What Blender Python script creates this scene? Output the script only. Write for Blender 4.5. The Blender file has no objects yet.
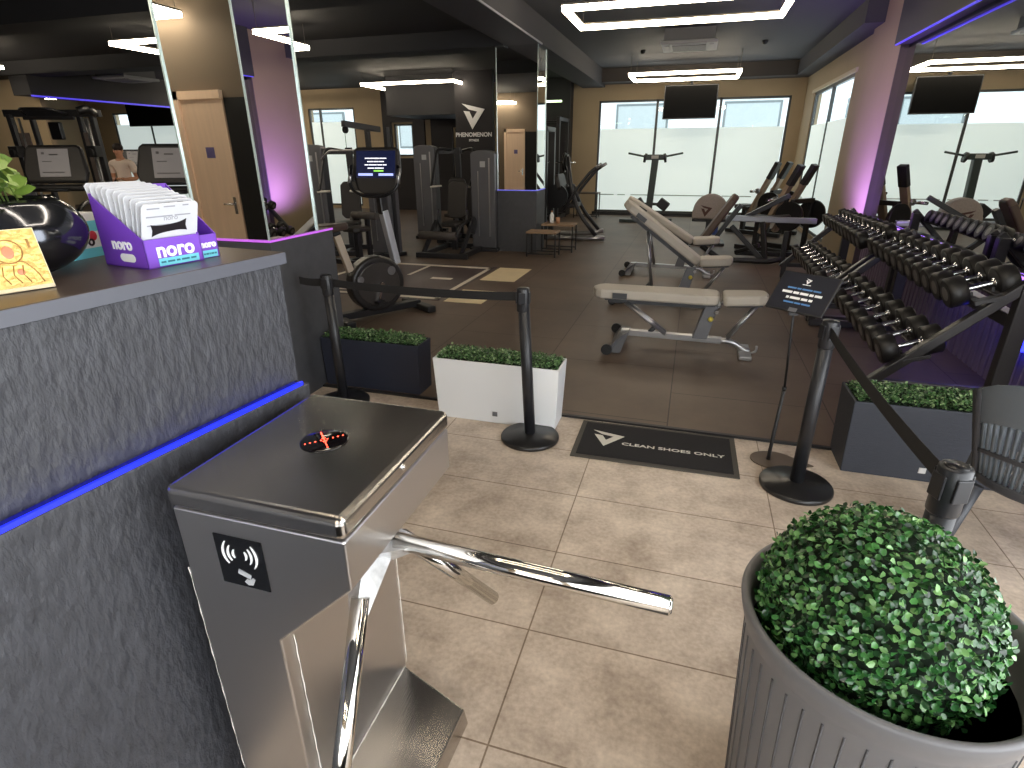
# gym entrance seen over the reception counter and the turnstile
EXPO = 0.9
LEDS = 13.0
DAY = 3.0
RPX, RPY, RPR = .478, 1.082, .28
BALL = (.45, 1.08, .71, .217)
CHAIR = (1.375, 2.30, 0, -0.42)
BEN2 = (-.68, 6.56, 36)
BEN3 = (-.76, 8.15, 31)
import bpy, bmesh, math, random
from mathutils import Vector, Matrix, Euler
random.seed(7)
sc = bpy.context.scene
COL = sc.collection
PI = math.pi
def R(d): return math.radians(d)
def V(*a): return Vector(a)
def lin(c):
    c = c/255.0
    return c/12.92 if c <= .04045 else ((c+.055)/1.055)**2.4
def rgb(r, g, b): return (lin(r), lin(g), lin(b), 1.0)

# ---------------------------------------------------------------- materials
MATS = {}
def mat(name, col, rough=.5, metal=0., emit=None, strength=0., spec=.5, noise=None, bump=None, coat=0., aniso=0., trans=0.):
    """noise=(scale, amount[, stretch]) varies the colour a little; bump=(scale, strength[, stretch])"""
    if name in MATS: return MATS[name]
    m = bpy.data.materials.new(name); m.use_nodes = True
    nt = m.node_tree; N = nt.nodes; L = nt.links
    b = N['Principled BSDF']
    b.inputs['Base Color'].default_value = col
    b.inputs['Roughness'].default_value = rough
    b.inputs['Metallic'].default_value = metal
    b.inputs['Specular IOR Level'].default_value = spec
    if coat: b.inputs['Coat Weight'].default_value = coat; b.inputs['Coat Roughness'].default_value = .08
    if aniso: b.inputs['Anisotropic'].default_value = aniso
    if trans: b.inputs['Transmission Weight'].default_value = trans
    if emit:
        b.inputs['Emission Color'].default_value = emit
        b.inputs['Emission Strength'].default_value = strength
    tc = N.new('ShaderNodeTexCoord')
    def tex(sp, stretch, detail=6):
        mp = N.new('ShaderNodeMapping'); L.new(tc.outputs['Object'], mp.inputs['Vector'])
        mp.inputs['Scale'].default_value = stretch
        t = N.new('ShaderNodeTexNoise'); t.inputs['Scale'].default_value = sp; t.inputs['Detail'].default_value = detail
        L.new(mp.outputs['Vector'], t.inputs['Vector']); return t
    if noise:
        t = tex(noise[0], noise[2] if len(noise) > 2 else (1, 1, 1))
        mr = N.new('ShaderNodeMapRange'); mr.inputs['From Min'].default_value = .3; mr.inputs['From Max'].default_value = .7
        mr.inputs['To Min'].default_value = 1-noise[1]; mr.inputs['To Max'].default_value = 1+noise[1]
        L.new(t.outputs['Fac'], mr.inputs['Value'])
        mx = N.new('ShaderNodeMix'); mx.data_type = 'RGBA'; mx.blend_type = 'MULTIPLY'; mx.inputs['Factor'].default_value = 1
        mx.inputs['A'].default_value = col
        L.new(mr.outputs['Result'], mx.inputs['B']); L.new(mx.outputs['Result'], b.inputs['Base Color'])
    if bump:
        t = tex(bump[0], bump[2] if len(bump) > 2 else (1, 1, 1))
        bp = N.new('ShaderNodeBump'); bp.inputs['Strength'].default_value = bump[1]; bp.inputs['Distance'].default_value = .01
        L.new(t.outputs['Fac'], bp.inputs['Height']); L.new(bp.outputs['Normal'], b.inputs['Normal'])
    MATS[name] = m
    return m

def brick_mat(name, c1, c2, mortar, w, h, off, shift, swap=False, rough=.4, nscale=3., namt=.25, msize=.004, fine=60, spec=.5, bumpS=.15, var=.06):
    m = bpy.data.materials.new(name); m.use_nodes = True
    nt = m.node_tree; N = nt.nodes; L = nt.links; b = N['Principled BSDF']
    tc = N.new('ShaderNodeTexCoord'); mp = N.new('ShaderNodeMapping')
    mp.inputs['Location'].default_value = shift
    L.new(tc.outputs['Object'], mp.inputs['Vector'])
    vec = mp.outputs['Vector']
    if swap:
        sx = N.new('ShaderNodeSeparateXYZ'); cx = N.new('ShaderNodeCombineXYZ')
        L.new(vec, sx.inputs[0]); L.new(sx.outputs['X'], cx.inputs['Y']); L.new(sx.outputs['Y'], cx.inputs['X'])
        vec = cx.outputs[0]
    br = N.new('ShaderNodeTexBrick'); br.offset = off; br.squash = 1
    br.inputs['Scale'].default_value = 1; br.inputs['Brick Width'].default_value = w; br.inputs['Row Height'].default_value = h
    br.inputs['Mortar Size'].default_value = msize; br.inputs['Mortar Smooth'].default_value = .1
    br.inputs['Color1'].default_value = (1-var, 1-var, 1-var, 1); br.inputs['Color2'].default_value = (1, 1, 1, 1); br.inputs['Mortar'].default_value = mortar
    L.new(vec, br.inputs['Vector'])
    n1 = N.new('ShaderNodeTexNoise'); n1.inputs['Scale'].default_value = nscale; n1.inputs['Detail'].default_value = 8; n1.inputs['Roughness'].default_value = .65
    L.new(tc.outputs['Object'], n1.inputs['Vector'])
    n2 = N.new('ShaderNodeTexNoise'); n2.inputs['Scale'].default_value = fine; n2.inputs['Detail'].default_value = 3
    L.new(tc.outputs['Object'], n2.inputs['Vector'])
    ad = N.new('ShaderNodeMath'); ad.operation = 'MULTIPLY_ADD'; ad.inputs[1].default_value = .35+.0*fine
    L.new(n2.outputs['Fac'], ad.inputs[0]); L.new(n1.outputs['Fac'], ad.inputs[2])
    rp = N.new('ShaderNodeValToRGB'); rp.color_ramp.elements[0].position = .68-namt; rp.color_ramp.elements[1].position = .68+namt
    rp.color_ramp.elements[0].color = c1; rp.color_ramp.elements[1].color = c2
    L.new(ad.outputs[0], rp.inputs['Fac'])
    mx = N.new('ShaderNodeMix'); mx.data_type = 'RGBA'; mx.blend_type = 'MULTIPLY'; mx.inputs['Factor'].default_value = 1
    L.new(rp.outputs['Color'], mx.inputs['A']); L.new(br.outputs['Color'], mx.inputs['B'])
    L.new(mx.outputs['Result'], b.inputs['Base Color'])
    b.inputs['Roughness'].default_value = rough; b.inputs['Specular IOR Level'].default_value = spec
    bp = N.new('ShaderNodeBump'); bp.inputs['Strength'].default_value = bumpS; bp.inputs['Distance'].default_value = .004
    iv = N.new('ShaderNodeMath'); iv.operation = 'MULTIPLY_ADD'; iv.inputs[1].default_value = -2.
    L.new(br.outputs['Fac'], iv.inputs[0]); L.new(ad.outputs[0], iv.inputs[2])
    L.new(iv.outputs[0], bp.inputs['Height']); L.new(bp.outputs['Normal'], b.inputs['Normal'])
    return m

def leaf_mat(name, cols, rough=.35):
    m = bpy.data.materials.new(name); m.use_nodes = True
    N = m.node_tree.nodes; L = m.node_tree.links; b = N['Principled BSDF']
    g = N.new('ShaderNodeNewGeometry'); rp = N.new('ShaderNodeValToRGB')
    els = rp.color_ramp.elements
    els[0].position = 0; els[0].color = cols[0]; els[1].position = 1; els[1].color = cols[-1]
    for i, c in enumerate(cols[1:-1]):
        e = els.new((i+1)/(len(cols)-1)); e.color = c
    L.new(g.outputs['Random Per Island'], rp.inputs['Fac']); L.new(rp.outputs['Color'], b.inputs['Base Color'])
    b.inputs['Roughness'].default_value = rough
    b.inputs['Specular IOR Level'].default_value = .6
    return m

# ---------------------------------------------------------------- objects
WM = {}
def setp(o, label=None, cat=None, group=None, kind=None):
    if label: o['label'] = label
    if cat: o['category'] = cat
    if group: o['group'] = group
    if kind: o['kind'] = kind
    return o
def thing(name, label, cat, loc=(0, 0, 0), rz=0., group=None):
    o = bpy.data.objects.new(name, None); COL.objects.link(o)
    o.location = loc; o.rotation_euler = (0, 0, rz); o.empty_display_size = .1
    WM[o.name] = Matrix.Translation(loc) @ Matrix.Rotation(rz, 4, 'Z')
    return setp(o, label, cat, group)
def copy_tree(o, parent=None):
    c = o.copy(); COL.objects.link(c)
    if parent: c.parent = parent
    for ch in list(o.children): copy_tree(ch, c)
    return c
def place(o, loc, rz=0., label=None, ry=None):
    o.location = loc; o.rotation_euler = (0, ry or 0., rz)
    if label: o['label'] = label
    return o

class MB:
    def __init__(s): s.v = []; s.f = []; s.s = []; s.M = Matrix.Identity(4)
    def add(s, vs, fs, smooth=False):
        b = len(s.v)
        for p in vs: s.v.append(s.M @ Vector(p))
        for f in fs: s.f.append([i+b for i in f]); s.s.append(smooth)
        return s
    def box(s, x0, x1, y0, y1, z0, z1):
        return s.add([(x0,y0,z0),(x1,y0,z0),(x1,y1,z0),(x0,y1,z0),(x0,y0,z1),(x1,y0,z1),(x1,y1,z1),(x0,y1,z1)],
                     [(0,3,2,1),(4,5,6,7),(0,1,5,4),(1,2,6,5),(2,3,7,6),(3,0,4,7)])
    def cbox(s, c, d): return s.box(c[0]-d[0]/2, c[0]+d[0]/2, c[1]-d[1]/2, c[1]+d[1]/2, c[2]-d[2]/2, c[2]+d[2]/2)
    def hexa(s, p):  # 8 points, bottom 4 ccw then top 4
        return s.add(p, [(0,3,2,1),(4,5,6,7),(0,1,5,4),(1,2,6,5),(2,3,7,6),(3,0,4,7)])
    def bar(s, p, q, w, h, up=(0, 0, 1)):
        p = Vector(p); q = Vector(q); d = (q-p).normalized(); u = Vector(up)
        if abs(d.dot(u)) > .98: u = Vector((0, 1, 0))
        a = d.cross(u).normalized(); u = a.cross(d).normalized()
        o = [(-1,-1),(1,-1),(1,1),(-1,1)]
        vs = [p+a*w/2*i+u*h/2*j for i, j in o]+[q+a*w/2*i+u*h/2*j for i, j in o]
        return s.add(vs, [(0,3,2,1),(4,5,6,7),(0,1,5,4),(1,2,6,5),(2,3,7,6),(3,0,4,7)])
    def tube(s, pts, r, n=10, closed=False, caps=True):
        pts = [Vector(p) for p in pts]; m = len(pts)
        rs = r if isinstance(r, (list, tuple)) else [r]*m
        T = []
        for i in range(m):
            a = pts[(i-1) % m] if (closed or i > 0) else pts[i]
            b = pts[(i+1) % m] if (closed or i < m-1) else pts[i]
            T.append((b-a).normalized())
        u = Vector((0, 0, 1)) if abs(T[0].z) < .9 else Vector((1, 0, 0))
        u = (u-T[0]*u.dot(T[0])).normalized()
        vs = []
        for i in range(m):
            u = (u-T[i]*u.dot(T[i])); u = u.normalized() if u.length > 1e-6 else T[i].orthogonal().normalized()
            w = T[i].cross(u)
            for k in range(n):
                a = 2*PI*k/n; vs.append(pts[i]+(u*math.cos(a)+w*math.sin(a))*rs[i])
        fs = []
        for i in range(m if closed else m-1):
            j = (i+1) % m
            for k in range(n):
                l = (k+1) % n; fs.append((i*n+k, i*n+l, j*n+l, j*n+k))
        s.add(vs, fs, True)
        if caps and not closed:
            b = len(s.v)-len(vs)
            s.f.append([b+k for k in range(n)][::-1]); s.s.append(False)
            s.f.append([b+(m-1)*n+k for k in range(n)]); s.s.append(False)
        return s
    def lathe(s, prof, n=32, c=(0, 0, 0), caps=True, ax=1., ay=1.):
        vs = []
        for r, z in prof:
            for k in range(n):
                a = 2*PI*k/n; vs.append((c[0]+r*ax*math.cos(a), c[1]+r*ay*math.sin(a), c[2]+z))
        fs = []
        for i in range(len(prof)-1):
            for k in range(n):
                l = (k+1) % n; fs.append((i*n+k, i*n+l, (i+1)*n+l, (i+1)*n+k))
        b = len(s.v); s.add(vs, fs, True)
        if caps:
            if prof[0][0] > 1e-5: s.f.append([b+k for k in range(n)][::-1]); s.s.append(False)
            if prof[-1][0] > 1e-5: s.f.append([b+(len(prof)-1)*n+k for k in range(n)]); s.s.append(False)
        return s
    def disc_axis(s, p, q, r, n=20):  # plain cylinder between two points
        return s.tube([p, q], r, n)
    def prism(s, poly, axis, a, b):
        """poly: 2-D points; axis: the extrusion axis ('x': poly=(y,z), 'y': poly=(x,z), 'z': poly=(x,y))"""
        def mk(p, t): return {'x': (t, p[0], p[1]), 'y': (p[0], t, p[1]), 'z': (p[0], p[1], t)}[axis]
        n = len(poly); vs = [mk(p, a) for p in poly]+[mk(p, b) for p in poly]
        fs = [list(range(n))[::-1], list(range(n, 2*n))]+[(i, (i+1) % n, n+(i+1) % n, n+i) for i in range(n)]
        return s.add(vs, fs)
    def leaf(s, p, d, nrm, l, w, fold=.25):
        d = d.normalized(); a = d.cross(nrm).normalized(); u = a.cross(d)
        q = [p, p+d*l*.35+a*w*.5+u*fold*w*.5, p+d*l*.75+a*w*.42+u*fold*w*.45, p+d*l, p+d*l*.75-a*w*.42+u*fold*w*.45, p+d*l*.35-a*w*.5+u*fold*w*.5]
        return s.add(q, [(0, 1, 2, 3), (0, 3, 4, 5)], True)
    def sphere(s, c, r, n=16, m=10, sc3=(1, 1, 1)):
        vs = [(c[0], c[1], c[2]-r*sc3[2])]
        for i in range(1, m):
            t = -PI/2+PI*i/m
            for k in range(n):
                a = 2*PI*k/n; vs.append((c[0]+r*sc3[0]*math.cos(t)*math.cos(a), c[1]+r*sc3[1]*math.cos(t)*math.sin(a), c[2]+r*sc3[2]*math.sin(t)))
        vs.append((c[0], c[1], c[2]+r*sc3[2]))
        fs = [(0, 1+(k+1) % n, 1+k) for k in range(n)]
        for i in range(m-2):
            for k in range(n):
                l = (k+1) % n; fs.append((1+i*n+k, 1+i*n+l, 1+(i+1)*n+l, 1+(i+1)*n+k))
        t = len(vs)-1; o = 1+(m-2)*n
        fs += [(o+k, o+(k+1) % n, t) for k in range(n)]
        return s.add(vs, fs, True)
    def text(s, txt, size, M, depth=.001, align='CENTER', sx=1., bold=0.):
        cu = bpy.data.curves.new('t', 'FONT'); cu.body = txt; cu.size = size; cu.align_x = align; cu.align_y = 'CENTER'
        cu.extrude = depth; cu.resolution_u = 3; cu.offset = bold
        ob = bpy.data.objects.new('t', cu); COL.objects.link(ob)
        dg = bpy.context.evaluated_depsgraph_get(); ev = ob.evaluated_get(dg); me = ev.to_mesh()
        vs = [M @ Vector((v.co.x*sx, v.co.y, v.co.z)) for v in me.vertices]; fs = [list(p.vertices) for p in me.polygons]
        ev.to_mesh_clear(); bpy.data.objects.remove(ob); bpy.data.curves.remove(cu)
        return s.add(vs, fs)
    def build(s, name, m, parent=None, world=False, bevel=0., seg=2, label=None, cat=None, group=None, kind=None, subd=0):
        vs = s.v
        if world and parent is not None:
            p = parent
            while p.parent: p = p.parent
            iv = WM[p.name].inverted(); vs = [iv @ v for v in vs]
        me = bpy.data.meshes.new(name); me.from_pydata([tuple(v) for v in vs], [], s.f); me.update()
        me.polygons.foreach_set('use_smooth', s.s)
        bm = bmesh.new(); bm.from_mesh(me); bmesh.ops.recalc_face_normals(bm, faces=bm.faces); bm.to_mesh(me); bm.free()
        me.materials.append(m)
        o = bpy.data.objects.new(name, me); COL.objects.link(o)
        if parent is not None: o.parent = parent
        if bevel:
            md = o.modifiers.new('bevel', 'BEVEL'); md.width = bevel; md.segments = seg; md.limit_method = 'ANGLE'; md.angle_limit = R(40)
            md.harden_normals = False
        if subd:
            md = o.modifiers.new('sub', 'SUBSURF'); md.levels = subd; md.render_levels = subd
        return setp(o, label, cat, group, kind)
def fillet(pts, r, n=5):
    pts = [Vector(p) for p in pts]; out = [pts[0]]
    for i in range(1, len(pts)-1):
        a, b, c = pts[i-1], pts[i], pts[i+1]
        d1 = (a-b); d2 = (c-b); k = min(r, d1.length*.45, d2.length*.45)
        p = b+d1.normalized()*k; q = b+d2.normalized()*k
        for j in range(n+1):
            t = j/n; out.append(p*(1-t)**2+b*2*t*(1-t)+q*t*t)
    out.append(pts[-1]); return out
def frameM(o, x, y):
    """matrix whose local X,Y axes are x,y and origin o"""
    x = Vector(x).normalized(); y = Vector(y); y = (y-x*y.dot(x)).normalized(); z = x.cross(y)
    M = Matrix.Identity(4)
    for i in range(3): M[i][0] = x[i]; M[i][1] = y[i]; M[i][2] = z[i]; M[i][3] = o[i]
    return M

BLACK = mat('matt_black', rgb(26, 26, 28), .45)
BLACK2 = mat('satin_black', rgb(20, 20, 22), .3)
RUBBER = mat('black_rubber', rgb(25, 23, 22), .45)
DGREY = mat('dark_grey_paint', rgb(58, 59, 62), .4)
MGREY = mat('mid_grey_paint', rgb(98, 99, 103), .4)
SILVER = mat('silver_paint', rgb(170, 170, 172), .28, .8)
CHROME = mat('chrome', rgb(225, 225, 225), .12, 1.)
STEELTUBE = mat('polished_steel', rgb(215, 212, 205), .09, 1.)
WHITE = mat('white_paint', rgb(235, 235, 235), .4)
WHITEINK = mat('white_print', rgb(240, 240, 240), .6)
GREYUP = mat('light_grey_upholstery', rgb(176, 168, 156), .55, bump=(300, .05))
DARKUP = mat('dark_upholstery', rgb(42, 38, 36), .5)
GLASSY = mat('screen_glass', rgb(10, 12, 18), .08)
LOGO = [(-.5, .42), (.5, .2), (-.06, -.55), (-.5, .42)]
def logo_polys():
    # a bold triangular arrow: outer triangle with a triangular notch, made of two strokes
    A, B, C = (-.5, .45), (.52, .22), (-.05, -.55)
    g = ((A[0]+B[0]+C[0])/3, (A[1]+B[1]+C[1])/3)
    k = .36
    a, b, c = [(g[0]+(p[0]-g[0])*k+.0, g[1]+(p[1]-g[1])*k+.03) for p in (A, B, C)]
    return [[A, B, b, a], [B, C, c, b], [C, (A[0]+.07, A[1]-.28), (a[0]+.02, a[1]-.08), c]]
def add_logo(mb, M, s, depth=.001):
    K = mb.M; mb.M = K @ M
    for p in logo_polys(): mb.prism([(x*s, y*s) for x, y in p], 'z', 0, depth)
    mb.M = K
def word_bars(mb, M, widths, h, y, gap=.25, depth=.001):
    """a line of print too small to read, as word-long dashes centred on x=0"""
    K = mb.M; mb.M = K @ M
    tot = sum(widths)+h*gap*2*(len(widths)-1); x = -tot/2
    for w in widths:
        mb.box(x, x+w, y-h/2, y+h/2, 0, depth); x += w+h*gap*2
    mb.M = K
ORD = ['first', 'second', 'third', 'fourth', 'fifth', 'sixth', 'seventh', 'eighth', 'ninth', 'tenth', 'eleventh', 'twelfth', 'thirteenth']
# ================================================================= camera
f_px = 561.9; pit, yaw, rol = R(22.43), R(17.115), R(-.286)
fw = V(-math.sin(yaw)*math.cos(pit), math.cos(yaw)*math.cos(pit), -math.sin(pit))
rt = V(math.cos(yaw), math.sin(yaw), 0); up = rt.cross(fw)
r2 = rt*math.cos(rol)+up*math.sin(rol); u2 = up*math.cos(rol)-rt*math.sin(rol)
cam = bpy.data.cameras.new('camera'); cam.sensor_width = 36; cam.lens = f_px/1024*36; cam.clip_start = .05; cam.clip_end = 200
co = bpy.data.objects.new('camera', cam); COL.objects.link(co)
Mc = Matrix.Identity(4)
for i in range(3): Mc[i][0] = r2[i]; Mc[i][1] = u2[i]; Mc[i][2] = -fw[i]
Mc[2][3] = 1.6
co.matrix_world = Mc; sc.camera = co
sc.view_settings.view_transform = 'Standard'; sc.view_settings.look = 'None'
sc.view_settings.gamma = 1; sc.view_settings.use_curve_mapping = False; sc.view_settings.exposure = EXPO
sc.cycles.use_denoising = True
sc.cycles.max_bounces = 10; sc.cycles.glossy_bounces = 6; sc.cycles.sample_clamp_indirect = 6

# world: bright overcast sky
w = bpy.data.worlds.new('overcast_sky'); sc.world = w; w.use_nodes = True
bg = w.node_tree.nodes['Background']; bg.inputs[0].default_value = (.86, .94, 1, 1); bg.inputs[1].default_value = 1.6

# ================================================================= setting
S = 'structure'
TILE = brick_mat('stone_tile', rgb(148, 131, 116), rgb(220, 204, 186), (.38, .33, .28, 1), .92, .4473, 0., (9.6, 18.191, 0), nscale=4.2, namt=.24, rough=.36, fine=55, msize=.003)
RUB = brick_mat('rubber_tile', rgb(80, 67, 57), rgb(112, 96, 82), (.3, .28, .26, 1), 1.0, 1.0, .5, (20, 16.66, 0), swap=True, nscale=1.2, namt=.35, rough=.5, fine=220, msize=.004, spec=.35, bumpS=.1, var=.12)
CEIL = mat('ceiling_paint', rgb(66, 66, 69), .8)
BEAM = mat('beam_paint', rgb(58, 57, 60), .7)
DARKC = mat('dark_ceiling_paint', rgb(34, 34, 37), .8)
BEIGE = mat('beige_wall_paint', rgb(160, 142, 114), .75, noise=(1.2, .05))
BLACKW = mat('black_wall_paint', rgb(30, 27, 31), .6)
COLB = mat('column_base_laminate', rgb(66, 67, 71), .5, noise=(14, .12))
MIRROR = mat('mirror_glass', (.86, .88, .88, 1), .0, 1.)
EDGE = mat('mirror_edge', rgb(188, 205, 202), .25, .3)
SLAT = mat('slatted_panel', rgb(120, 104, 128), .5)
BLUEL = mat('blue_led', (.004, .008, .2, 1), .5, emit=(.008, .018, 1, 1), strength=1.1)
PURPL = mat('purple_led', (.5, .1, .8, 1), .5, emit=(.62, .16, .8, 1), strength=.3)
VIOL = mat('violet_led', (.1, .08, .6, 1), .5, emit=(.09, .06, 1, 1), strength=.33)
DEEPB = mat('deep_blue_led', (.02, .02, .9, 1), .5, emit=(.015, .02, 1, 1), strength=4)
VIOL2 = mat('violet_strip', (.3, .1, .9, 1), .5, emit=(.34, .14, 1, 1), strength=1.8)
LEDM = mat('warm_led_diffuser', (1, .95, .85, 1), .5, emit=(1, .86, .66, 1), strength=LEDS)
FRAME = mat('window_frame_metal', rgb(62, 64, 62), .4)
FROST = mat('frosted_film', rgb(214, 226, 222), .6, emit=(.78, .90, .87, 1), strength=.31)
DAYL = mat('bright_frosted_pane', rgb(230, 235, 235), .6, emit=(.92, .96, 1, 1), strength=DAY)
CLEAR = bpy.data.materials.new('clear_glass'); CLEAR.use_nodes = True
_n = CLEAR.node_tree.nodes; _l = CLEAR.node_tree.links
_t = _n.new('ShaderNodeBsdfTransparent'); _t.inputs[0].default_value = (.93, .97, .98, 1)
_g = _n.new('ShaderNodeBsdfGlossy'); _g.inputs['Roughness'].default_value = .02
_x = _n.new('ShaderNodeMixShader'); _x.inputs[0].default_value = .05
_l.new(_t.outputs[0], _x.inputs[1]); _l.new(_g.outputs[0], _x.inputs[2]); _l.new(_x.outputs[0], _n['Material Output'].inputs[0])

H = 3.45
MB().box(-9, 2.3, -5, 3.262, -.06, 0).build('floor', TILE, kind=S)
MB().box(-20, 2.3, 3.285, 16.2, -.06, .012).build('floor_rubber', RUB, kind=S)
MB().box(-20, 2.3, 3.262, 3.285, -.06, .015).build('trim_1', BLACK, kind=S)
MB().box(-20.2, 2.4, -5.2, 16.3, H, H+.1).build('ceiling', CEIL, kind=S)
# long beam over the columns, right-hand beam and beam before the window wall
MB().box(-2.98, -2.42, -5, 16, 3.1, H).build('ceiling_beam', BEAM, kind=S)
MB().box(1.93, 2.26, 9.7, 15.45, 3.16, H).build('ceiling_beam', BEAM, kind=S)
MB().box(-2.42, 2.26, 15.4, 16.0, 3.16, H).build('ceiling_beam', mat('brown_beam_paint', rgb(52, 46, 42), .7), kind=S)
MB().box(-20, -2.98, -5, 16.2, 3.32, H-.005).build('ceiling_left', DARKC, kind=S)
for y in (5.9, 9.3): MB().box(-20, -2.98, y, y+.5, 3.08, 3.33).build('ceiling_beam', DARKC, kind=S)
MB().box(-2.41, -2.395, -5, 9.42, 3.085, 3.105).build('trim_2', mat('beam_edge_strip', rgb(176, 176, 180), .4), kind=S)

# window wall at y = 16 with openings (x0, x1, z0, z1)
def wall_with_openings(name, m, x0, x1, holes, y0, y1, z1=H, axis='y'):
    mb = MB(); x = x0
    def bx(a, b, c, d):
        if b-a < 1e-4 or d-c < 1e-4: return
        if axis == 'y': mb.box(a, b, y0, y1, c, d)
        else: mb.box(y0, y1, a, b, c, d)
    for (a, b, c, d) in sorted(holes):
        bx(x, a, 0, z1); bx(a, b, 0, c); bx(a, b, d, z1); x = b
    bx(x, x1, 0, z1)
    return mb.build(name, m, kind=S)
WINS = [(-2.55, 1.97, .09, 2.8), (-11.25, -9.7, .09, 2.82), (-18.9, -14.2, .09, 2.86), (-8.45, -7.85, 1.5, 2.36), (-6.55, -6.15, 1.0, 2.2)]
wall_with_openings('wall_back', BEIGE, -20.2, 2.4, WINS, 16.0, 16.25)
def window(n, x0, x1, z0, z1, mull, frost, y=16.0, axis='y', thick=.05, pane=None):
    """frame, mullions and panes in the opening; the film covers each pane up to `frost`"""
    f = MB()
    def bx(mb, a, b, c, d, ya, yb):
        return mb.box(a, b, ya, yb, c, d) if axis == 'y' else mb.box(ya, yb, a, b, c, d)
    ya, yb = y+.02, y+.08
    bx(f, x0, x0+thick, z0, z1, ya, yb); bx(f, x1-thick, x1, z0, z1, ya, yb); bx(f, x0, x1, z0, z0+thick, ya, yb); bx(f, x0, x1, z1-thick, z1, ya, yb)
    for m_ in mull: bx(f, m_-.03, m_+.03, z0, z1, ya, yb)
    o = f.build('window_%d' % n, FRAME, kind=S)
    xs = [x0+thick]+list(mull)+[x1-thick]
    for a, b in zip(xs[:-1], xs[1:]):
        if frost > z0: bx(MB(), a+.01, b-.01, z0+thick, frost, y+.04, y+.05).build('frosted_pane', pane or FROST, o)
        if frost < z1: bx(MB(), a+.01, b-.01, max(frost, z0+thick), z1-thick, y+.042, y+.048).build('clear_pane', CLEAR, o)
    return o
window(1, -2.55, 1.97, .09, 2.8, (-1.09, .41), 2.14)
_w = COL.objects['window_1']
for k_, (xa, xb) in enumerate(((-2.45, -2.05), (-1.95, -1.75), (-1.6, -1.15), (-1.0, .35), (.48, .62), (.7, 1.4), (1.55, 1.85))):
    MB().box(xa, xb, 16.03, 16.04, .52, .545).build('film_line', mat('film_line_grey', rgb(176, 186, 184), .6), _w)
window(2, -11.25, -9.7, .09, 2.82, (-10.86,), 2.45)
window(3, -18.9, -14.2, .09, 2.86, (-17.35, -15.8), 2.5)
window(4, -8.45, -7.85, 1.5, 2.36, (), 1.5)
window(8, -6.55, -6.15, 1.0, 2.2, (), 1.0)
wall_with_openings('wall_dark', BLACKW, -8.75, -5.4, [(-8.5, -7.8, 1.45, 2.4), (-7.45, -7.25, .0, 2.6), (-6.6, -6.1, .95, 2.25)], 15.9, 15.99)
MB().box(-7.5, -5.4, 13.9, 15.9, 2.45, 3.32).build('ceiling_beam', DARKC, kind=S)
MB().box(-2.6, 2.02, 15.93, 16.02, .012, .09).build('baseboard_back', BLACK, kind=S)

# right-hand wall: slatted panel and mirror near, pillar, then the side window
wall_with_openings('wall_right', BEIGE, 9.7, 16.0, [(11.25, 14.75, .09, 2.74)], 2.25, 2.4, axis='x')
window(5, 11.25, 14.75, .09, 2.74, (13.0,), 2.1, y=2.25, axis='x')
MB().box(2.22, 2.25, 11.1, 14.9, 2.74, 2.8).build('trim_3', mat('pale_trim', rgb(190, 176, 150), .6), kind=S)
MB().box(2.26, 2.4, 2.6, 9.7, 0, H).build('wall_right', BLACKW, kind=S)
wall_with_openings('wall_right', BEIGE, -5, 2.6, [(-4.2, 2.2, .1, 2.75)], 2.26, 2.4, axis='x')
window(7, -4.2, 2.2, .1, 2.75, (-2.6, -1.0, .6), 2.75, y=2.27, axis='x', pane=DAYL)  # unseen window added to bring daylight onto the counter from the right
sl = MB()
for k in range(57):
    y = 3.3+k*.095
    sl.prism([(y, 2.255), (y+.012, 2.232), (y+.07, 2.232), (y+.082, 2.255)], 'z', .012, .79) if False else sl.prism([(2.255, y), (2.232, y+.012), (2.232, y+.07), (2.255, y+.082)], 'z', .012, .79)
sl.box(2.25, 2.26, 3.3, 8.72, .012, .79)
sl.build('wall_panel', SLAT, kind=S)
MB().box(2.25, 2.262, 2.62, 8.72, .80, 2.72).build('wall_mirror', MIRROR, kind=S)
MB().box(2.17, 2.26, 8.74, 10.2, .012, H).build('pillar', BEIGE, kind=S)
MB().box(2.172, 2.26, 8.72, 8.74, .012, H).build('pillar', mat('pillar_dark_face', rgb(84, 70, 76), .6), kind=S)
MB().box(2.1, 2.27, -5, 8.72, 2.76, H).build('ceiling_beam', BEAM, kind=S)
setp(MB().box(2.10, 2.125, 3.0, 8.70, 2.748, 2.76).build('led_strip', VIOL), 'blue LED strip along the top edge of the right-hand wall mirror', 'light')
setp(MB().box(2.215, 2.235, 3.4, 8.6, .775, .79).build('led_strip', VIOL2), 'blue-violet LED strip hidden at the foot of the wall mirror behind the dumbbells', 'light')
setp(MB().box(2.19, 2.23, 4.35, 4.65, .36, .42).build('led_strip', DEEPB), 'short deep blue LED fixture behind the near end of the nearer dumbbell rack', 'light')

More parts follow.
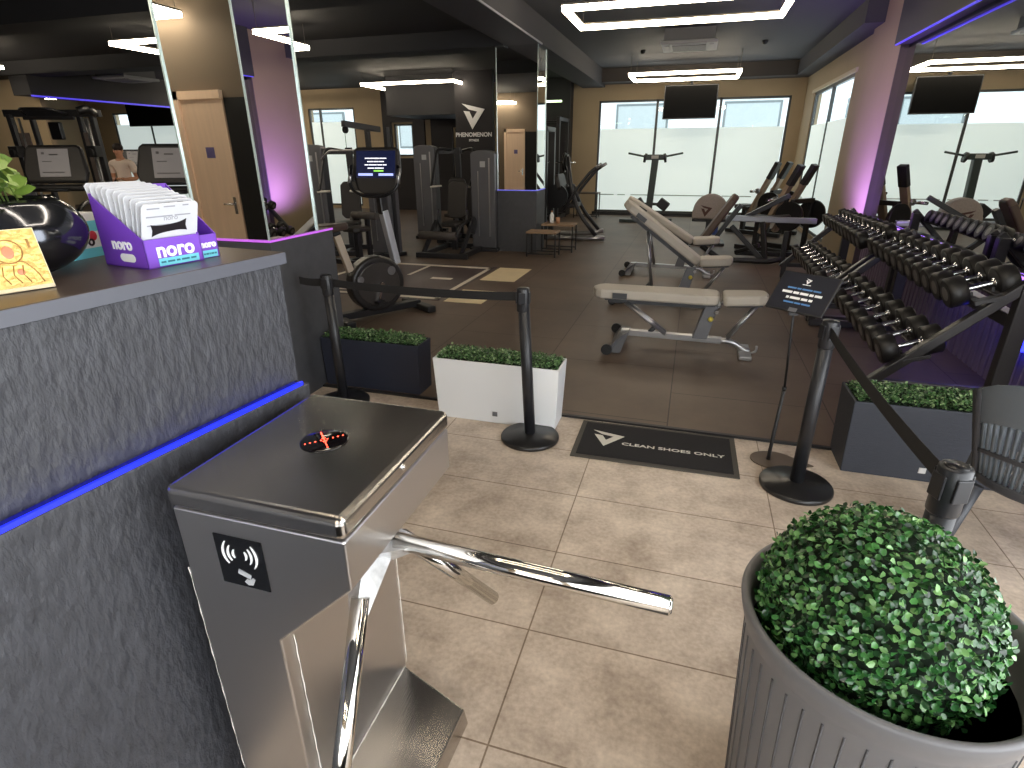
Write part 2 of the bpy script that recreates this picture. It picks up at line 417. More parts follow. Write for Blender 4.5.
# mirrored columns on laminate bases
def column(n, x0, x1, y0, y1, zb, strip, ym):
    MB().box(x0, x1, y0, y1, .0, zb-.02).build('column', COLB, kind=S)
    e = .006
    MB().box(x0+.01, x1-.01, y0+.01, ym-.01, zb, 3.1).build('column_mirror', MIRROR, kind=S)
    q = MB()
    for x, y in ((x0, y0), (x1-.010, y0), (x1-.010, ym-.010)): q.box(x, x+.010, y, y+.010, zb, 3.1)
    q.build('trim_%d' % n, EDGE, kind=S)
    q = MB()
    q.box(x0-.004, x1+.004, y0-.004, y0+.008, zb-.012, zb).box(x1-.008, x1+.004, y0+.008, y1+.004, zb-.012, zb)
    MB().box(x0, x1, y0+.008, y1, zb-.02, zb).build('column', COLB, kind=S)
    q.build('led_strip', strip, label='%s LED line around the top of the %s mirrored column base' % (('purple', 'nearer') if strip is PURPL else ('blue', 'farther')), cat='light')
column(4, -3.02, -2.47, 2.95, 3.62, 1.10, PURPL, 3.46)
column(5, -3.14, -2.46, 9.42, 9.98, 1.02, mat('soft_blue_led', (.1, .1, .5, 1), .5, emit=(.12, .12, .6, 1), strength=.6), 9.98)

# left end and the side behind the camera (seen in the mirrors)
MB().box(-20.2, -20, -5, 16.2, 0, H).build('wall_left', BEIGE, kind=S)
MB().box(-20, -13.6, 9.9, 10.0, 0, 3.32).build('wall_partition', BEIGE, kind=S)
wall_with_openings('wall_front', BEIGE, -9, 2.4, [(-2.2, 1.9, .0, 2.7)], -5.2, -5.0)
window(6, -2.2, 1.9, 0.0, 2.7, (-.8, .5), 2.7, y=-5.2, pane=DAYL)
MB().box(-20, -8.9, -5.2, 3.27, 0, H).build('wall_reception', BLACKW, kind=S)
MB().box(-8.9, -4.0, -.2, -.1, 0, 3.32).build('wall_reception', mat('taupe_paint', rgb(112, 98, 82), .8), kind=S)
DOORM = mat('beige_door_laminate', rgb(244, 212, 182), .5, noise=(3, .04, (8, 8, .6)))
yd = -.1
d = MB().box(-6.05, -5.36, yd, yd+.03, 0, 2.28).box(-6.05, -5.97, yd+.03, yd+.06, 0, 2.28).box(-6.05, -5.36, yd+.03, yd+.06, 2.19, 2.28).build('door_1', DOORM, kind=S)
MB().tube([(-5.43, yd+.03, 1.02), (-5.43, yd+.09, 1.02), (-5.55, yd+.09, 1.02)], .012).box(-5.45, -5.41, yd+.03, yd+.036, .9, 1.1).build('door_handle', CHROME, d)
MB().box(-5.72, -5.60, yd+.03, yd+.036, 1.55, 1.67).build('door_sign', mat('violet_sign', rgb(110, 100, 150), .5), d)
MB().box(-5.34, -4.80, yd, yd+.02, 0, 2.2).build('door_2', mat('dark_doorway', rgb(10, 9, 10), .7), kind=S)  # flat dark sheet, paints the unlit depth of an open doorway
d = MB().box(-7.4, -6.2, -5.0, -4.97, 0, 2.28).build('door_3', DOORM, kind=S)
MB().tube([(-6.35, -4.97, 1.0), (-6.35, -4.92, 1.0), (-6.48, -4.92, 1.0)], .01).build('door_handle', CHROME, d)

# logo wall at the far left of the machine area
MB().box(-5.55, -4.62, 13.6, 13.72, .012, 3.32).build('wall_logo', BLACKW, kind=S)
t = thing('wall_sign', 'white triangle logo and gym name lettering on the black wall behind the machines', 'sign', (-5.1, 13.6, 2.3))
LM = frameM((0, 0, 0), (1, 0, 0), (0, 0, 1))
mb = MB(); add_logo(mb, frameM((-.0, -.002, .1), (1, 0, 0), (0, 0, 1)), .55, .01); mb.build('emblem', WHITEINK, t)
MB().text('PHENOMENON', .13, frameM((0, -.004, -.32), (1, 0, 0), (0, 0, 1)), .003, bold=.004).build('gym_name', WHITEINK, t)
MB().text('FITNESS', .07, frameM((0, -.004, -.44), (1, 0, 0), (0, 0, 1)), .003, bold=.002).build('lettering', WHITEINK, t)
# soffit with a blue line at the far left
MB().box(-13.6, -13.1, 9.4, 16.0, 2.72, 3.33).build('ceiling_beam', DARKC, kind=S)
setp(MB().box(-13.12, -13.05, 9.4, 15.9, 2.69, 2.72).build('led_strip', VIOL), 'blue LED line under the dark beam at the far left', 'light')
# dark partition behind the stair machine
MB().box(-4.5, -3.22, 15.6, 15.98, 0.012, H).build('wall_dark', BLACKW, kind=S)

# the white building across the way, seen above the frosted film
bd = thing('building', 'white building with grey louvred windows seen above the frosted film', 'building', (0, 21, -.3))
BW = mat('white_render', rgb(232, 236, 238), .8)
MB().box(-26, 12, 0, .4, 0, 7).build('facade', BW, bd)
LOUV = mat('grey_louvre', rgb(178, 184, 184), .6, noise=(30, .15, (6, 1, 1)))
for x in (-18.5, -14, -10, -6, -1.9, 1.5, 5):
    fr = MB().box(x-.85, x+.85, -.06, 0, 2.05, 3.35).build('window_frame', mat('facade_frame', rgb(120, 126, 126), .6), bd)
    MB().box(x-.78, x+.78, -.08, -.05, 2.12, 3.28).build('louvre', LOUV, fr)
MB().box(-26, 12, -3, 0, -.05, .0).build('outside_ground', mat('paving', rgb(150, 150, 148), .9), kind=S)
bd2 = thing('building', 'pale building seen through the clear top of the side window', 'building', (7, 12, -.3))
MB().box(0, .4, -9, 9, 0, 7).build('facade', BW, bd2)
for y in (-3, 1, 5): MB().box(-.05, 0, y-.8, y+.8, 2, 3.3).build('window_frame', LOUV, bd2)

# ================================================================= ceiling fittings
LB = mat('fixture_body', rgb(120, 112, 100), .5)
def led_frame(x0, x1, y0, y1, z, label, proto=[None], hang=H):
    t = thing('led_ceiling_light', label, 'ceiling light', ((x0+x1)/2, (y0+y1)/2, z), 0, 'rectangular LED frame lights')
    a, b = (x1-x0)/2, (y1-y0)/2; s = .052
    def ring(z0, z1, e): return MB().box(-a, a, -b, -b+e, z0, z1).box(-a, a, b-e, b, z0, z1).box(-a, -a+e, -b+e, b-e, z0, z1).box(a-e, a, -b+e, b-e, z0, z1)
    ring(-.005, .05, s).build('diffuser', LEDM, t)
    ring(.05, .07, s).build('housing', LB, t)
    for sx in (-1, 1):
        for sy in (-1, 1): MB().tube([(sx*(a-.04), sy*(b-.04), .07), (sx*(a-.04), sy*(b-.04), hang-z)], .004, 6).build('suspension_cable', LB, t)
    return t
led_frame(-1.62, .79, 7.2, 8.35, 3.05, 'large LED frame light nearest the camera over the weight benches')
led_frame(-1.55, .66, 13.35, 14.6, 3.05, 'LED frame light in front of the window wall, over the hanging television')
led_frame(-7.7, -5.35, 13.1, 14.3, 3.05, 'LED frame light over the weight-stack machines beside the logo wall', hang=3.32)
led_frame(-8.0, -5.6, 7.0, 8.2, 3.0, 'LED frame light over the treadmills, cut off by the mirrored column', hang=3.32)
led_frame(-1.62, .79, 1.0, 2.2, 3.05, 'LED frame light over the entrance tiles')
led_frame(-7.6, -5.62, .0, .55, 3.0, 'LED frame light behind the reception counter', hang=3.32)
led_frame(-1.62, .79, -3.8, -2.6, 3.05, 'LED frame light near the entrance doors')
led_frame(-12.6, -10.4, 13.1, 14.3, 3.05, 'LED frame light near the far left windows', hang=3.32)
led_frame(-14.2, -11.9, 7.0, 8.2, 3.0, 'LED frame light over the cable machine at the far left', hang=3.32)  # added light outside the view, brightens the far left walls
MB().box(-17.1, -15.6, 12.6, 12.68, 2.98, 3.04).build('led_bar', LEDM, label='short white LED bar below the dark ceiling at the far left', cat='ceiling light')

def ac_unit(x, y, z, label, rz=0, hang=H):
    t = thing('ceiling_air_conditioner', label, 'air conditioner', (x, y, z), rz)
    g = mat('ac_plastic', rgb(160, 160, 160), .5)
    MB().box(-.45, .45, -.45, .45, 0, .05).build('fascia_panel', g, t, bevel=.012)
    MB().box(-.27, .27, -.27, .27, -.012, 0.0).build('intake_grille', mat('ac_grille', rgb(120, 120, 120), .6), t)
    for k in range(4):
        mb = MB(); mb.M = Matrix.Rotation(k*PI/2, 4, 'Z'); mb.box(-.28, .28, .32, .39, -.01, .0); mb.build('air_flap', mat('ac_flap', rgb(165, 165, 165), .5), t)
    MB().box(-.4, .4, -.4, .4, .05, hang-z).build('body', mat('ac_body', rgb(96, 96, 98), .6), t)
ac_unit(-.33, 11.35, 3.22, 'white ceiling cassette air conditioner between the two LED frames')
ac_unit(-12.2, 10.9, 3.1, 'ceiling cassette air conditioner in the dark ceiling at the left', hang=3.32)
for i, (x, y, lab) in enumerate([(-1.25, 13.0, 'small black ceiling sensor left of the air conditioner'), (.95, 12.6, 'small black ceiling sensor right of the air conditioner')]):
    MB().lathe([(.0, -.07), (.04, -.06), (.05, -.02), (.05, 0)], 16).build('ceiling_sensor', BLACK, label=lab, cat='sensor').location = (x, y, H)
def tv(x0, x1, y, z0, z1, label, hang):
    t = thing('television', label, 'television', ((x0+x1)/2, y, z0))
    a = (x1-x0)/2; h = z1-z0
    MB().box(-a, a, -.03, .04, 0, h).build('casing', BLACK2, t, bevel=.008)
    MB().box(-a+.02, a-.02, -.034, -.029, .025, h-.02).build('screen', mat('tv_screen', rgb(4, 4, 4), .35, spec=.05), t)
    MB().box(-.03, .03, .0, .05, h*.5, hang-z0).box(-.12, .12, -.05, .1, hang-z0-.02, hang-z0).build('ceiling_bracket', BLACK, t)
tv(-.9, .3, 15.2, 2.3, 3.02, 'black television hanging in front of the window wall', 3.16)
tv(-17.3, -15.2, 15.2, 2.4, 3.05, 'black television hanging before the windows at the far left', 3.32)

# violet spot added without a fixture to tint the pillar; blue rack lamp
def lamp(name, loc, col, e, size=(.3, .3), rot=(0, 0, 0)):
    l = bpy.data.lights.new(name, 'AREA'); l.energy = e; l.color = col; l.shape = 'RECTANGLE'; l.size, l.size_y = size
    o = bpy.data.objects.new(name, l); COL.objects.link(o); o.location = loc; o.rotation_euler = rot; return o
l_ = bpy.data.lights.new('violet_uplight', 'SPOT'); l_.energy = 130; l_.color = (.42, .22, 1); l_.shadow_soft_size = 0; l_.spot_size = R(125); l_.spot_blend = 1
o_ = bpy.data.objects.new('violet_uplight', l_); COL.objects.link(o_); o_.location = (1.42, 8.72, .55); o_.rotation_euler = (0, 0, 0)
o_.rotation_euler = (V(2.17, 9.0, 1.9)-V(1.42, 8.72, .55)).to_track_quat('-Z', 'Y').to_euler()
lamp('blue_rack_light', (2.06, 4.9, .5), (.06, .07, 1), .45, (.04, 2.0))
# ================================================================= reception counter
SLATE = mat('slate_panel', rgb(57, 58, 63), .5, noise=(30, .2, (1, 1.3, .7)), bump=(38, .75, (1, 1.5, .7)))
CTOP = mat('countertop_laminate', rgb(72, 62, 58), .35, noise=(9, .08))
CEDGE = mat('countertop_edge', rgb(86, 88, 97), .45)
P1 = V(-.963, 1.201, 0); cu_ = V(.1135, .9935, 0); cl_ = V(-.9935, .1135, 0)
def cp(t, off, z): p = P1-cu_*t+cl_*off; return V(p.x, p.y, z)
def cslab(mb, t0, t1, o0, o1, z0, z1):
    return mb.hexa([cp(t1, o0, z0), cp(t0, o0, z0), cp(t0, o1, z0), cp(t1, o1, z0), cp(t1, o0, z1), cp(t0, o0, z1), cp(t0, o1, z1), cp(t1, o1, z1)])
t = thing('reception_counter', 'dark slate-faced reception counter with a blue light line along its ledge', 'reception counter', (-1.3, .2, 0))
cslab(MB(), -.012, 2.6, .0, .62, .0, 1.012).build('lower_panel', SLATE, t, True, bevel=.003)
cslab(MB(), -.016, 2.6, .04, .62, 1.012, 1.335).build('upper_panel', SLATE, t, True, bevel=.003)
cslab(MB(), -.028, 2.61, .032, .66, 1.335, 1.365).build('countertop', CTOP, t, True, bevel=.002)
cslab(MB(), -.0285, 2.6, .030, .032, 1.336, 1.364).build('edge_band', CEDGE, t, True)
l = cslab(MB(), .006, 2.6, .004, .011, 1.012, 1.022).build('led_strip', BLUEL, t, True)
cslab(MB(), .006, 2.6, .011, .038, 1.012, 1.016).build('led_channel', mat('blue_led_channel', rgb(16, 20, 60), .25, emit=(.004, .008, .5, 1), strength=.25), t, True)

# ================================================================= tripod turnstile
STEEL = mat('brushed_stainless', rgb(190, 186, 182), .2, 1., bump=(420, .05, (1, .02, 1)), aniso=.5)
STEEL2 = mat('brushed_stainless_body', rgb(204, 201, 200), .33, 1., bump=(420, .05, (1, 1, .02)), aniso=.5)
ALU = mat('cast_aluminium', rgb(205, 205, 205), .4, .8, noise=(60, .15))
t = thing('tripod_turnstile', 'stainless steel tripod turnstile with card reader beside the slate counter', 'turnstile', (-.73, .93, 0))
MB().prism([(-.925, 0), (-.925, .95), (-.534, .95), (-.534, .838), (-.725, .655), (-.725, 0)], 'y', .701, 1.176).build('cabinet', STEEL2, t, True, bevel=.004)
MB().box(-.931, -.531, .697, 1.180, .951, 1.0).build('lid', STEEL, t, True, bevel=.014, seg=4)
MB().hexa([(-.726, .715, 0), (-.49, .80, 0), (-.478, 1.09, 0), (-.726, 1.165, 0), (-.726, .715, .075), (-.50, .80, .065), (-.488, 1.085, .065), (-.726, 1.165, .075)]).build('foot', STEEL, t, True, bevel=.006)
WELD = mat('weld_seam', rgb(225, 222, 215), .5, .3)
mb = MB()
mb.tube([(-.7215, .735+.0015*(i % 2), .64-i*.03) for i in range(19)], [.0008+.0006*((i*7) % 3) for i in range(19)], 6)
mb.tube([(-.7225, 1.176+.001*(i % 2), .62-i*.03) for i in range(19)], [.0007+.0007*((i*5) % 3) for i in range(19)], 6)
mb.tube([(-.926, .7005+.001*(i % 2), .80-i*.03) for i in range(26)], [.0006+.0009*((i*11) % 4 == 0) for i in range(26)], 6)
mb.tube([(-.721, .73+i*.018, .077+.001*(i % 2)) for i in range(25)], [.0012+.0008*((i*5) % 3) for i in range(25)], 6)
mb.build('weld_seams', WELD, t, True)
# reader symbol
s = MB().box(-.836, -.722, .699, .7015, .788, .908).build('card_reader', mat('reader_black', rgb(14, 15, 18), .25), t, True)
mb = MB(); cx, cz = -.779, .868
for sgn in (-1, 1):
    mb = MB()
    for k, r in enumerate((.014, .026, .038)):
        pts = []
        for i in range(9):
            a = R(-42+i*10.5); pts.append((cx+sgn*(r*math.cos(a)+.002), .6985, cz+r*math.sin(a)*1.05))
        mb.tube(pts, [.0012+.0016*math.sin(PI*(i+.5)/9) for i in range(9)], 6)
    mb.build('wave_symbol', WHITEINK, s, True)

mb = MB()
K = frameM((cx+.004, .6988, .817), (1, 0, -.35), (.35, 0, 1)); mb.M = K
mb.box(-.018, .012, -.003, .009, 0, .001)
mb.prism([(.0, -.016), (.010, -.02), (.02, -.014), (.022, .002), (.016, .004), (.012, -.004), (.004, -.006)], 'z', 0, .0015)
mb.M = Matrix.Identity(4)
o = mb.build('hand_card_symbol', mat('grey_print', rgb(170, 172, 176), .6), s); o.data.transform(WM[t.name].inverted())
# indicator
d = MB().lathe([(.0, 0), (.053, 0), (.053, .002), (.050, .0035), (.0, .0035)], 40, (-.735, .948, .9995)).build('indicator_window', mat('indicator_glass', rgb(12, 8, 10), .08), t, True)
mb = MB()
REDL = mat('red_led', (1, .05, .03, 1), .5, emit=(1, .06, .03, 1), strength=5)
ctr = V(-.735, .948, 1.0035); e1 = V(.68, .74, 0).normalized(); e2 = V(.70, -.71, 0).normalized()
for k in (-3.0, -2.2, -1.4, -.5, .5, 1.4, 2.2, 3.0): mb.sphere(ctr+e1*k*.0140, .0017, 8, 5, (1, 1, .5))
for k in range(-6, 7): mb.sphere(ctr+e2*k*.0066, .0016, 8, 5, (1, 1, .5))
for k in (-1, 1):
    mb.sphere(ctr+e1*k*.003+e2*.008, .0016, 8, 5, (1, 1, .5)); mb.sphere(ctr+e1*k*.003-e2*.008, .0016, 8, 5, (1, 1, .5))
o = mb.build('red_led_cross', REDL, d); o.data.transform(WM[t.name].inverted())
MB().tube([(-.536, .93, .978), (-.529, .93, .978)], .008, 16).tube([(-.529, .93, .978), (-.526, .93, .978)], .0045, 12).build('lock', CHROME, t, True)
# hub on the sloped face and three arms
hub = V(-.605, .905, .765); ax = V(.707, 0, -.707)
MB().tube([hub-ax*.03, hub+ax*.012], .06, 28).build('hub', ALU, t, True, bevel=.004)
def arm(d, s0, L_):
    d = Vector(d).normalized(); a = s0; b = s0+d*L_
    o = MB().tube([a, b], .019, 24).tube([b, b+d*.006], [.019, .014], 24).build('arm', STEELTUBE, t, True)
    m = MB().tube([hub+(a-hub)*.25-ax*.01, a+d*.035], [.05, .020], 4); m.s = [False]*len(m.s); m = m.build('arm_bracket', ALU, o); m.data.transform(WM[t.name].inverted())
arm(V(.036, .866, .812)-V(-.535, .880, .822), V(-.535, .880, .822), .575)
arm(V(-.535, .60, .489)-V(-.565, .775, .755), V(-.567, .772, .752), .52)
arm(V(-.417, 1.197, .40)-V(-.575, .985, .745), V(-.578, .98, .75), .42)

# ================================================================= things on the counter
ZC = 1.365
# gift box of nose strips
VIOLET = mat('violet_card', rgb(118, 66, 190), .45)
POUCH = mat('white_foil_pouch', rgb(206, 208, 214), .35, noise=(20, .03))
TEAL = mat('teal_print', rgb(110, 205, 222), .5)
def display_box(A, B, depth, h0, h1, label, name_txt=True):
    A = Vector(A); B = Vector(B); e1 = (B-A).normalized(); e2 = V(-e1.y, e1.x, 0); w_ = (B-A).length
    t = thing('display_box', label, 'display box', A)
    I = WM[t.name].inverted()
    def P(s_, d_, z): q = A+e1*s_+e2*d_; return V(q.x, q.y, ZC+z)
    k = .0025
    mb = MB(); mb.hexa([P(0, 0, 0), P(w_, 0, 0), P(w_, depth, 0), P(0, depth, 0), P(0, 0, .003), P(w_, 0, .003), P(w_, depth, .003), P(0, depth, .003)])
    mb.hexa([P(0, 0, 0), P(w_, 0, 0), P(w_, k, 0), P(0, k, 0), P(0, 0, h0), P(w_, 0, h0), P(w_, k, h0), P(0, k, h0)])
    mb.hexa([P(0, depth-k, 0), P(w_, depth-k, 0), P(w_, depth, 0), P(0, depth, 0), P(0, depth-k, h1), P(w_, depth-k, h1), P(w_, depth, h1), P(0, depth, h1)])
    for s_ in (0, w_-k):
        mb.hexa([P(s_, 0, 0), P(s_+k, 0, 0), P(s_+k, depth, 0), P(s_, depth, 0), P(s_, 0, h0), P(s_+k, 0, h0), P(s_+k, depth, h1), P(s_, depth, h1)])
    mb.build('carton', VIOLET, t, True)
    M = frameM(P(w_*.52, -.0006, h0*.58), e1, (0, 0, 1))
    MB().text('noro', .046*min(1, w_/.12), M, .0006, bold=.0012).build('brand_lettering', WHITEINK, t, True)
    M2 = frameM(P(w_*.55, -.0006, h0*.18), e1, (0, 0, 1))
    mb = MB(); mb.M = M2; mb.box(-w_*.36, w_*.36, -.008, .008, 0, .0006); o = mb.build('teal_band', TEAL, t, True)
    mb = MB(); mb.M = M2; x = -w_*.33
    for q in (.012, .018, .009, .02, .014): q *= w_/.14; mb.box(x, x+q, -.002, .002, .0007, .001); x += q+.004*w_/.14
    o = mb.build('small_print', mat('dark_teal_print', rgb(40, 110, 130), .6), o); o.data.transform(I)
    M3 = frameM(P(-.0006, depth*.50, h0*.80), -e2, (0, 0, 1))
    MB().text('noro', .036, M3, .0006, bold=.001).build('brand_lettering', WHITEINK, t, True)
    M4 = frameM(P(-.0006, depth*.42, h0*.34), -e2, (0, 0, 1))
    mb = MB(); mb.M = M4; mb.prism([(.022*math.cos(R(a))*.5+(.016 if abs(a) < 90 else -.016), .009*math.sin(R(a))) for a in range(-85, 266, 10)], 'z', 0, .0006)
    mb.build('white_badge', WHITEINK, t, True)
    return t, P, e1, e2, w_
t, P, e1, e2, w_ = display_box((-1.123, .948, ZC), (-1.101, 1.081, ZC), .155, .062, .155, 'purple noro display box of white pouches at the front of the counter')
NP = 11
INK = mat('grey_small_print', rgb(150, 152, 160), .6); PINK = mat('black_print', rgb(22, 18, 24), .4)
for k in range(NP):
    d0 = .029+k*.0108; lean = -.34+.058*k; hh = .140+.001*k
    base = P(.004+.0012*((k*7) % 3), d0, .004+.0026*k); upv = (V(0, 0, 1)*math.cos(lean)+e2*math.sin(lean)).normalized()
    wd = .132; nrm = e1.cross(upv)
    lab = 'white pouch at the front of the purple box, its black strip picture showing' if k == 0 else ('white pouch at the very back of the purple display box' if k == NP-1 else '%s white pouch from the front in the purple display box' % ORD[k])
    pt = thing('nose_strip_pouch', lab, 'pouch', base, 0, 'white pouches in the purple display box')
    M = frameM(base, e1, upv)
    mb = MB(); mb.M = M; r = .006
    pl = [(r, 0), (wd-r, 0), (wd, r), (wd, hh-r), (wd-r, hh), (r, hh), (0, hh-r), (0, r)]
    mb.prism(pl, 'z', -.0018, .0018); mb.build('sachet', POUCH, pt, True, bevel=.0012)
    mb = MB(); mb.M = M
    for j, (x, y, ww) in enumerate([(.012, .93, .028), (.05, .95, .026), (.094, .955, .014), (.01, .80, .06), (.075, .8, .038), (.012, .66, .05)]):
        mb.box(x, x+ww, hh*y-.0016, hh*y+.0012, .0018, .0022)
    mb.build('small_print', INK, pt, True)
    if k == 0:
        mb = MB(); mb.M = M @ Matrix.Translation((.062, .084, .002)) @ Matrix.Rotation(R(5), 4, 'Z')
        n_ = 18; top = []; bot = []
        for i in range(n_+1):
            x = -.042+.084*i/n_; q = abs(x)/.042
            c = .0125+.008*q**3; notch = .007*max(0, 1-abs(q-1)/.12) if q > .88 else 0
            top.append((x, .7*c)); bot.append((x, -.7*c+.001))
        pl = bot+[(.039, .0), ]+top[::-1]+[(-.039, .0)]
        mb.prism(pl, 'z', 0, .0008); mb.build('strip_picture', PINK, pt, True)
        mb = MB(); mb.text('noro', .017, M @ Matrix.Translation((.066, .107, .0018)), .0004); mb.build('lettering', INK, pt, True)
display_box((-1.117, 1.084, ZC), (-1.108, 1.138, ZC), .15, .055, .168, 'second purple display box behind the front one, near the counter end')
# teal box between bowl and display box
t = thing('carton', 'white and teal carton with red print, half hidden behind the metallic bowl', 'box', (-1.45, 1.0, ZC))
mb = MB(); mb.M = Matrix.Translation((-1.45, 1.005, 0)) @ Matrix.Rotation(R(6), 4, 'Z')
mb.box(-.055, .055, -.06, .06, ZC, ZC+.105); mb.build('carton_body', WHITE, t, True, bevel=.002)
mb = MB(); mb.M = Matrix.Translation((-1.45, 1.005, 0)) @ Matrix.Rotation(R(6), 4, 'Z')
mb.box(.0545, .0558, -.06, .06, ZC+.0, ZC+.022).box(.0545, .0558, -.06, .06, ZC+.06, ZC+.085); mb.build('teal_band', TEAL, t, True)
mb = MB(); mb.M = Matrix.Translation((-1.45, 1.005, 0)) @ Matrix.Rotation(R(6), 4, 'Z')
mb.sphere((.056, .0, ZC+.062), .018, 12, 8, (.06, 1, 1)).sphere((.056, .04, ZC+.05), .012, 12, 8, (.06, 1, 1)); mb.build('red_print', mat('red_print', rgb(205, 50, 70), .5), t, True)
MB().text('noro', .034, frameM((-1.395, 1.018, ZC+.038), (-.1, 1, 0), (0, 0, 1)), .0006, bold=.001).build('lettering', PINK, t, True)

# metallic bowl planter with a leafy plant
t = thing('bowl_planter', 'dark metallic round bowl with a green leafy plant on the counter', 'potted plant', (-1.365, .835, ZC))
BOWLM = mat('dark_chrome_bowl', rgb(92, 94, 100), .14, .95)
prof = [(.07, 0)]+[(.150*math.sqrt(max(.02, 1-((u-.55)/.62)**2)), .152*u) for u in [i/14 for i in range(0, 15)]]+[(.098, .150), (.104, .138), (0, .134)]
MB().lathe(prof, 40, (0, 0, 0)).build('bowl', BOWLM, t)
MB().lathe([(.0, .138), (.1, .137)], 24).build('soil', mat('soil', rgb(40, 32, 26), .9, noise=(60, .4)), t)
PLT = leaf_mat('yellow_green_leaf', [rgb(62, 92, 30), rgb(104, 130, 52), rgb(150, 164, 84)], .4)
rnd = random.Random(3); lf = MB(); st = MB()
for k in range(34):
    a = rnd.uniform(0, 2*PI); r0 = rnd.uniform(0, .06); h = rnd.uniform(.03, .13); ro = r0+rnd.uniform(.02, .07)
    p0 = V(r0*math.cos(a), r0*math.sin(a), .137); p1 = V(ro*math.cos(a)-.02, ro*math.sin(a)-.05, .137+h)
    st.tube([p0, (p0+p1)/2+V(0, 0, .015), p1], .0018, 5)
    for j in range(4):
        b = a+rnd.uniform(-1.4, 1.4); dd = V(math.cos(b), math.sin(b), rnd.uniform(-.2, .5)); q = p0.lerp(p1, rnd.uniform(.4, 1))
        lf.leaf(q, dd, V(.7+rnd.gauss(0, .3), -.5+rnd.gauss(0, .3), .7), rnd.uniform(.034, .052), rnd.uniform(.026, .038), .2)
st.build('stems', mat('green_stem', rgb(96, 120, 52), .5), t); lf.build('leaves', PLT, t)

# small golden plaque leaning on the bowl
t = thing('gold_plaque', 'small golden embossed plaque leaning against the metallic bowl', 'plaque', (-1.165, .71, ZC))
GOLD = mat('gold_foil', rgb(226, 186, 110), .35, .55, noise=(70, .12), bump=(90, .5))
GM = frameM((-1.1640, .712, ZC+.002), (.04, .115, 0), (-.30, .08, 1)); gw, gh = .108, .112
mb = MB(); mb.M = GM; mb.box(-gw/2, gw/2, 0, gh, -.003, 0); mb.build('board', mat('plaque_edge', rgb(230, 215, 180), .5), t, True, bevel=.001)
mb = MB(); mb.M = GM; mb.box(-gw/2+.002, gw/2-.002, .007, gh-.002, 0, .0012); mb.build('gold_sheet', GOLD, t, True)
mb = MB(); mb.M = GM
mb.tube([(.004+.021*math.cos(2*PI*i/24), .072+.021*math.sin(2*PI*i/24), .0014) for i in range(24)], .0012, 5, True)
mb.tube(fillet([(-.03, .012, .0014), (-.026, .04, .0014), (-.012, .055, .0014), (.004, .05, .0014), (.02, .055, .0014), (.036, .03, .0014), (.04, .012, .0014)], .01), .001, 5)
for x in (-.012, .004, .018): mb.tube([(x, .046, .0014), (x-.004, .03, .0014), (x+.003, .014, .0014)], .0009, 5)
mb.box(.036, .04, .076, .092, .0012, .002)
mb.build('embossed_lines', mat('old_gold_lines', rgb(160, 120, 66), .4, .5), t, True)
mb = MB(); mb.M = GM; mb.sphere((.004, .071, .0012), .012, 12, 8, (.75, 1, .08)).sphere((.012, .034, .0012), .006, 10, 6, (1, 1, .1)); mb.build('rose_relief', mat('rose_enamel', rgb(214, 130, 96), .4), t, True)

# ================================================================= planters
BOX = leaf_mat('boxwood_leaf', [rgb(14, 40, 18), rgb(28, 72, 32), rgb(40, 94, 40), rgb(80, 138, 70), rgb(128, 172, 106)], .3)  # palest greens put leaf highlights into the colour
BOXH = leaf_mat('hedge_leaf', [rgb(20, 48, 24), rgb(42, 82, 40), rgb(74, 116, 62), rgb(112, 148, 94), rgb(160, 184, 136)], .35)
BOXD = mat('boxwood_core', rgb(16, 34, 16), .9)
def hedge_top(t, w_, d_, z, n, seed, bulge=.05):
    rnd = random.Random(seed)
    MB().box(-w_/2, w_/2, -d_/2, d_/2, z-.06, z-.005).build('boxwood_mat', BOXD, t)
    lf = MB()
    for k in range(n):
        x = rnd.uniform(-w_/2, w_/2); y = rnd.uniform(-d_/2, d_/2)
        e = min(1, (w_/2-abs(x))/.05, (d_/2-abs(y))/.05); zz = z+rnd.uniform(-.02, 1)*bulge*(.35+.65*e)
        a = rnd.uniform(0, 2*PI); dd = V(math.cos(a), math.sin(a), rnd.uniform(-.1, 1.1))
        lf.leaf(V(x, y, zz), dd, V(rnd.uniform(-.5, .5), rnd.uniform(-.5, .5), 1), rnd.uniform(.012, .02), rnd.uniform(.009, .015), .3)
    lf.build('boxwood_leaves', BOXH, t)
def trough(x0, x1, y0, y1, h, m, label, taper, tag_m, tag_x, seed, n):
    cx, cy = (x0+x1)/2, (y0+y1)/2; a, b = (x1-x0)/2, (y1-y0)/2
    t = thing('planter_box', label, 'planter', (cx, cy, .0), 0)
    k = taper; e = .014
    A, B = a+k, b+k*.6
    mb = MB()
    vs = [(-a,-b,0),(a,-b,0),(a,b,0),(-a,b,0),(-A,-B,h),(A,-B,h),(A,B,h),(-A,B,h),(-A+e,-B+e,h),(A-e,-B+e,h),(A-e,B-e,h),(-A+e,B-e,h),(-A+e,-B+e,h-.06),(A-e,-B+e,h-.06),(A-e,B-e,h-.06),(-A+e,B-e,h-.06)]
    fs = [(0,3,2,1)]+[(i, (i+1) % 4, 4+(i+1) % 4, 4+i) for i in range(4)]+[(4+i, 4+(i+1) % 4, 8+(i+1) % 4, 8+i) for i in range(4)]+[(8+i, 8+(i+1) % 4, 12+(i+1) % 4, 12+i) for i in range(4)]+[(12,13,14,15)]
    mb.add(vs, fs); mb.build('trough', m, t, bevel=.004)
    if tag_m: MB().box(tag_x-.016, tag_x+.016, -b-.006, -b+.004, .05, .08).build('maker_badge', tag_m, t)
    hedge_top(t, 2*A-.035, 2*B-.035, h-.005, n, seed)
    return t
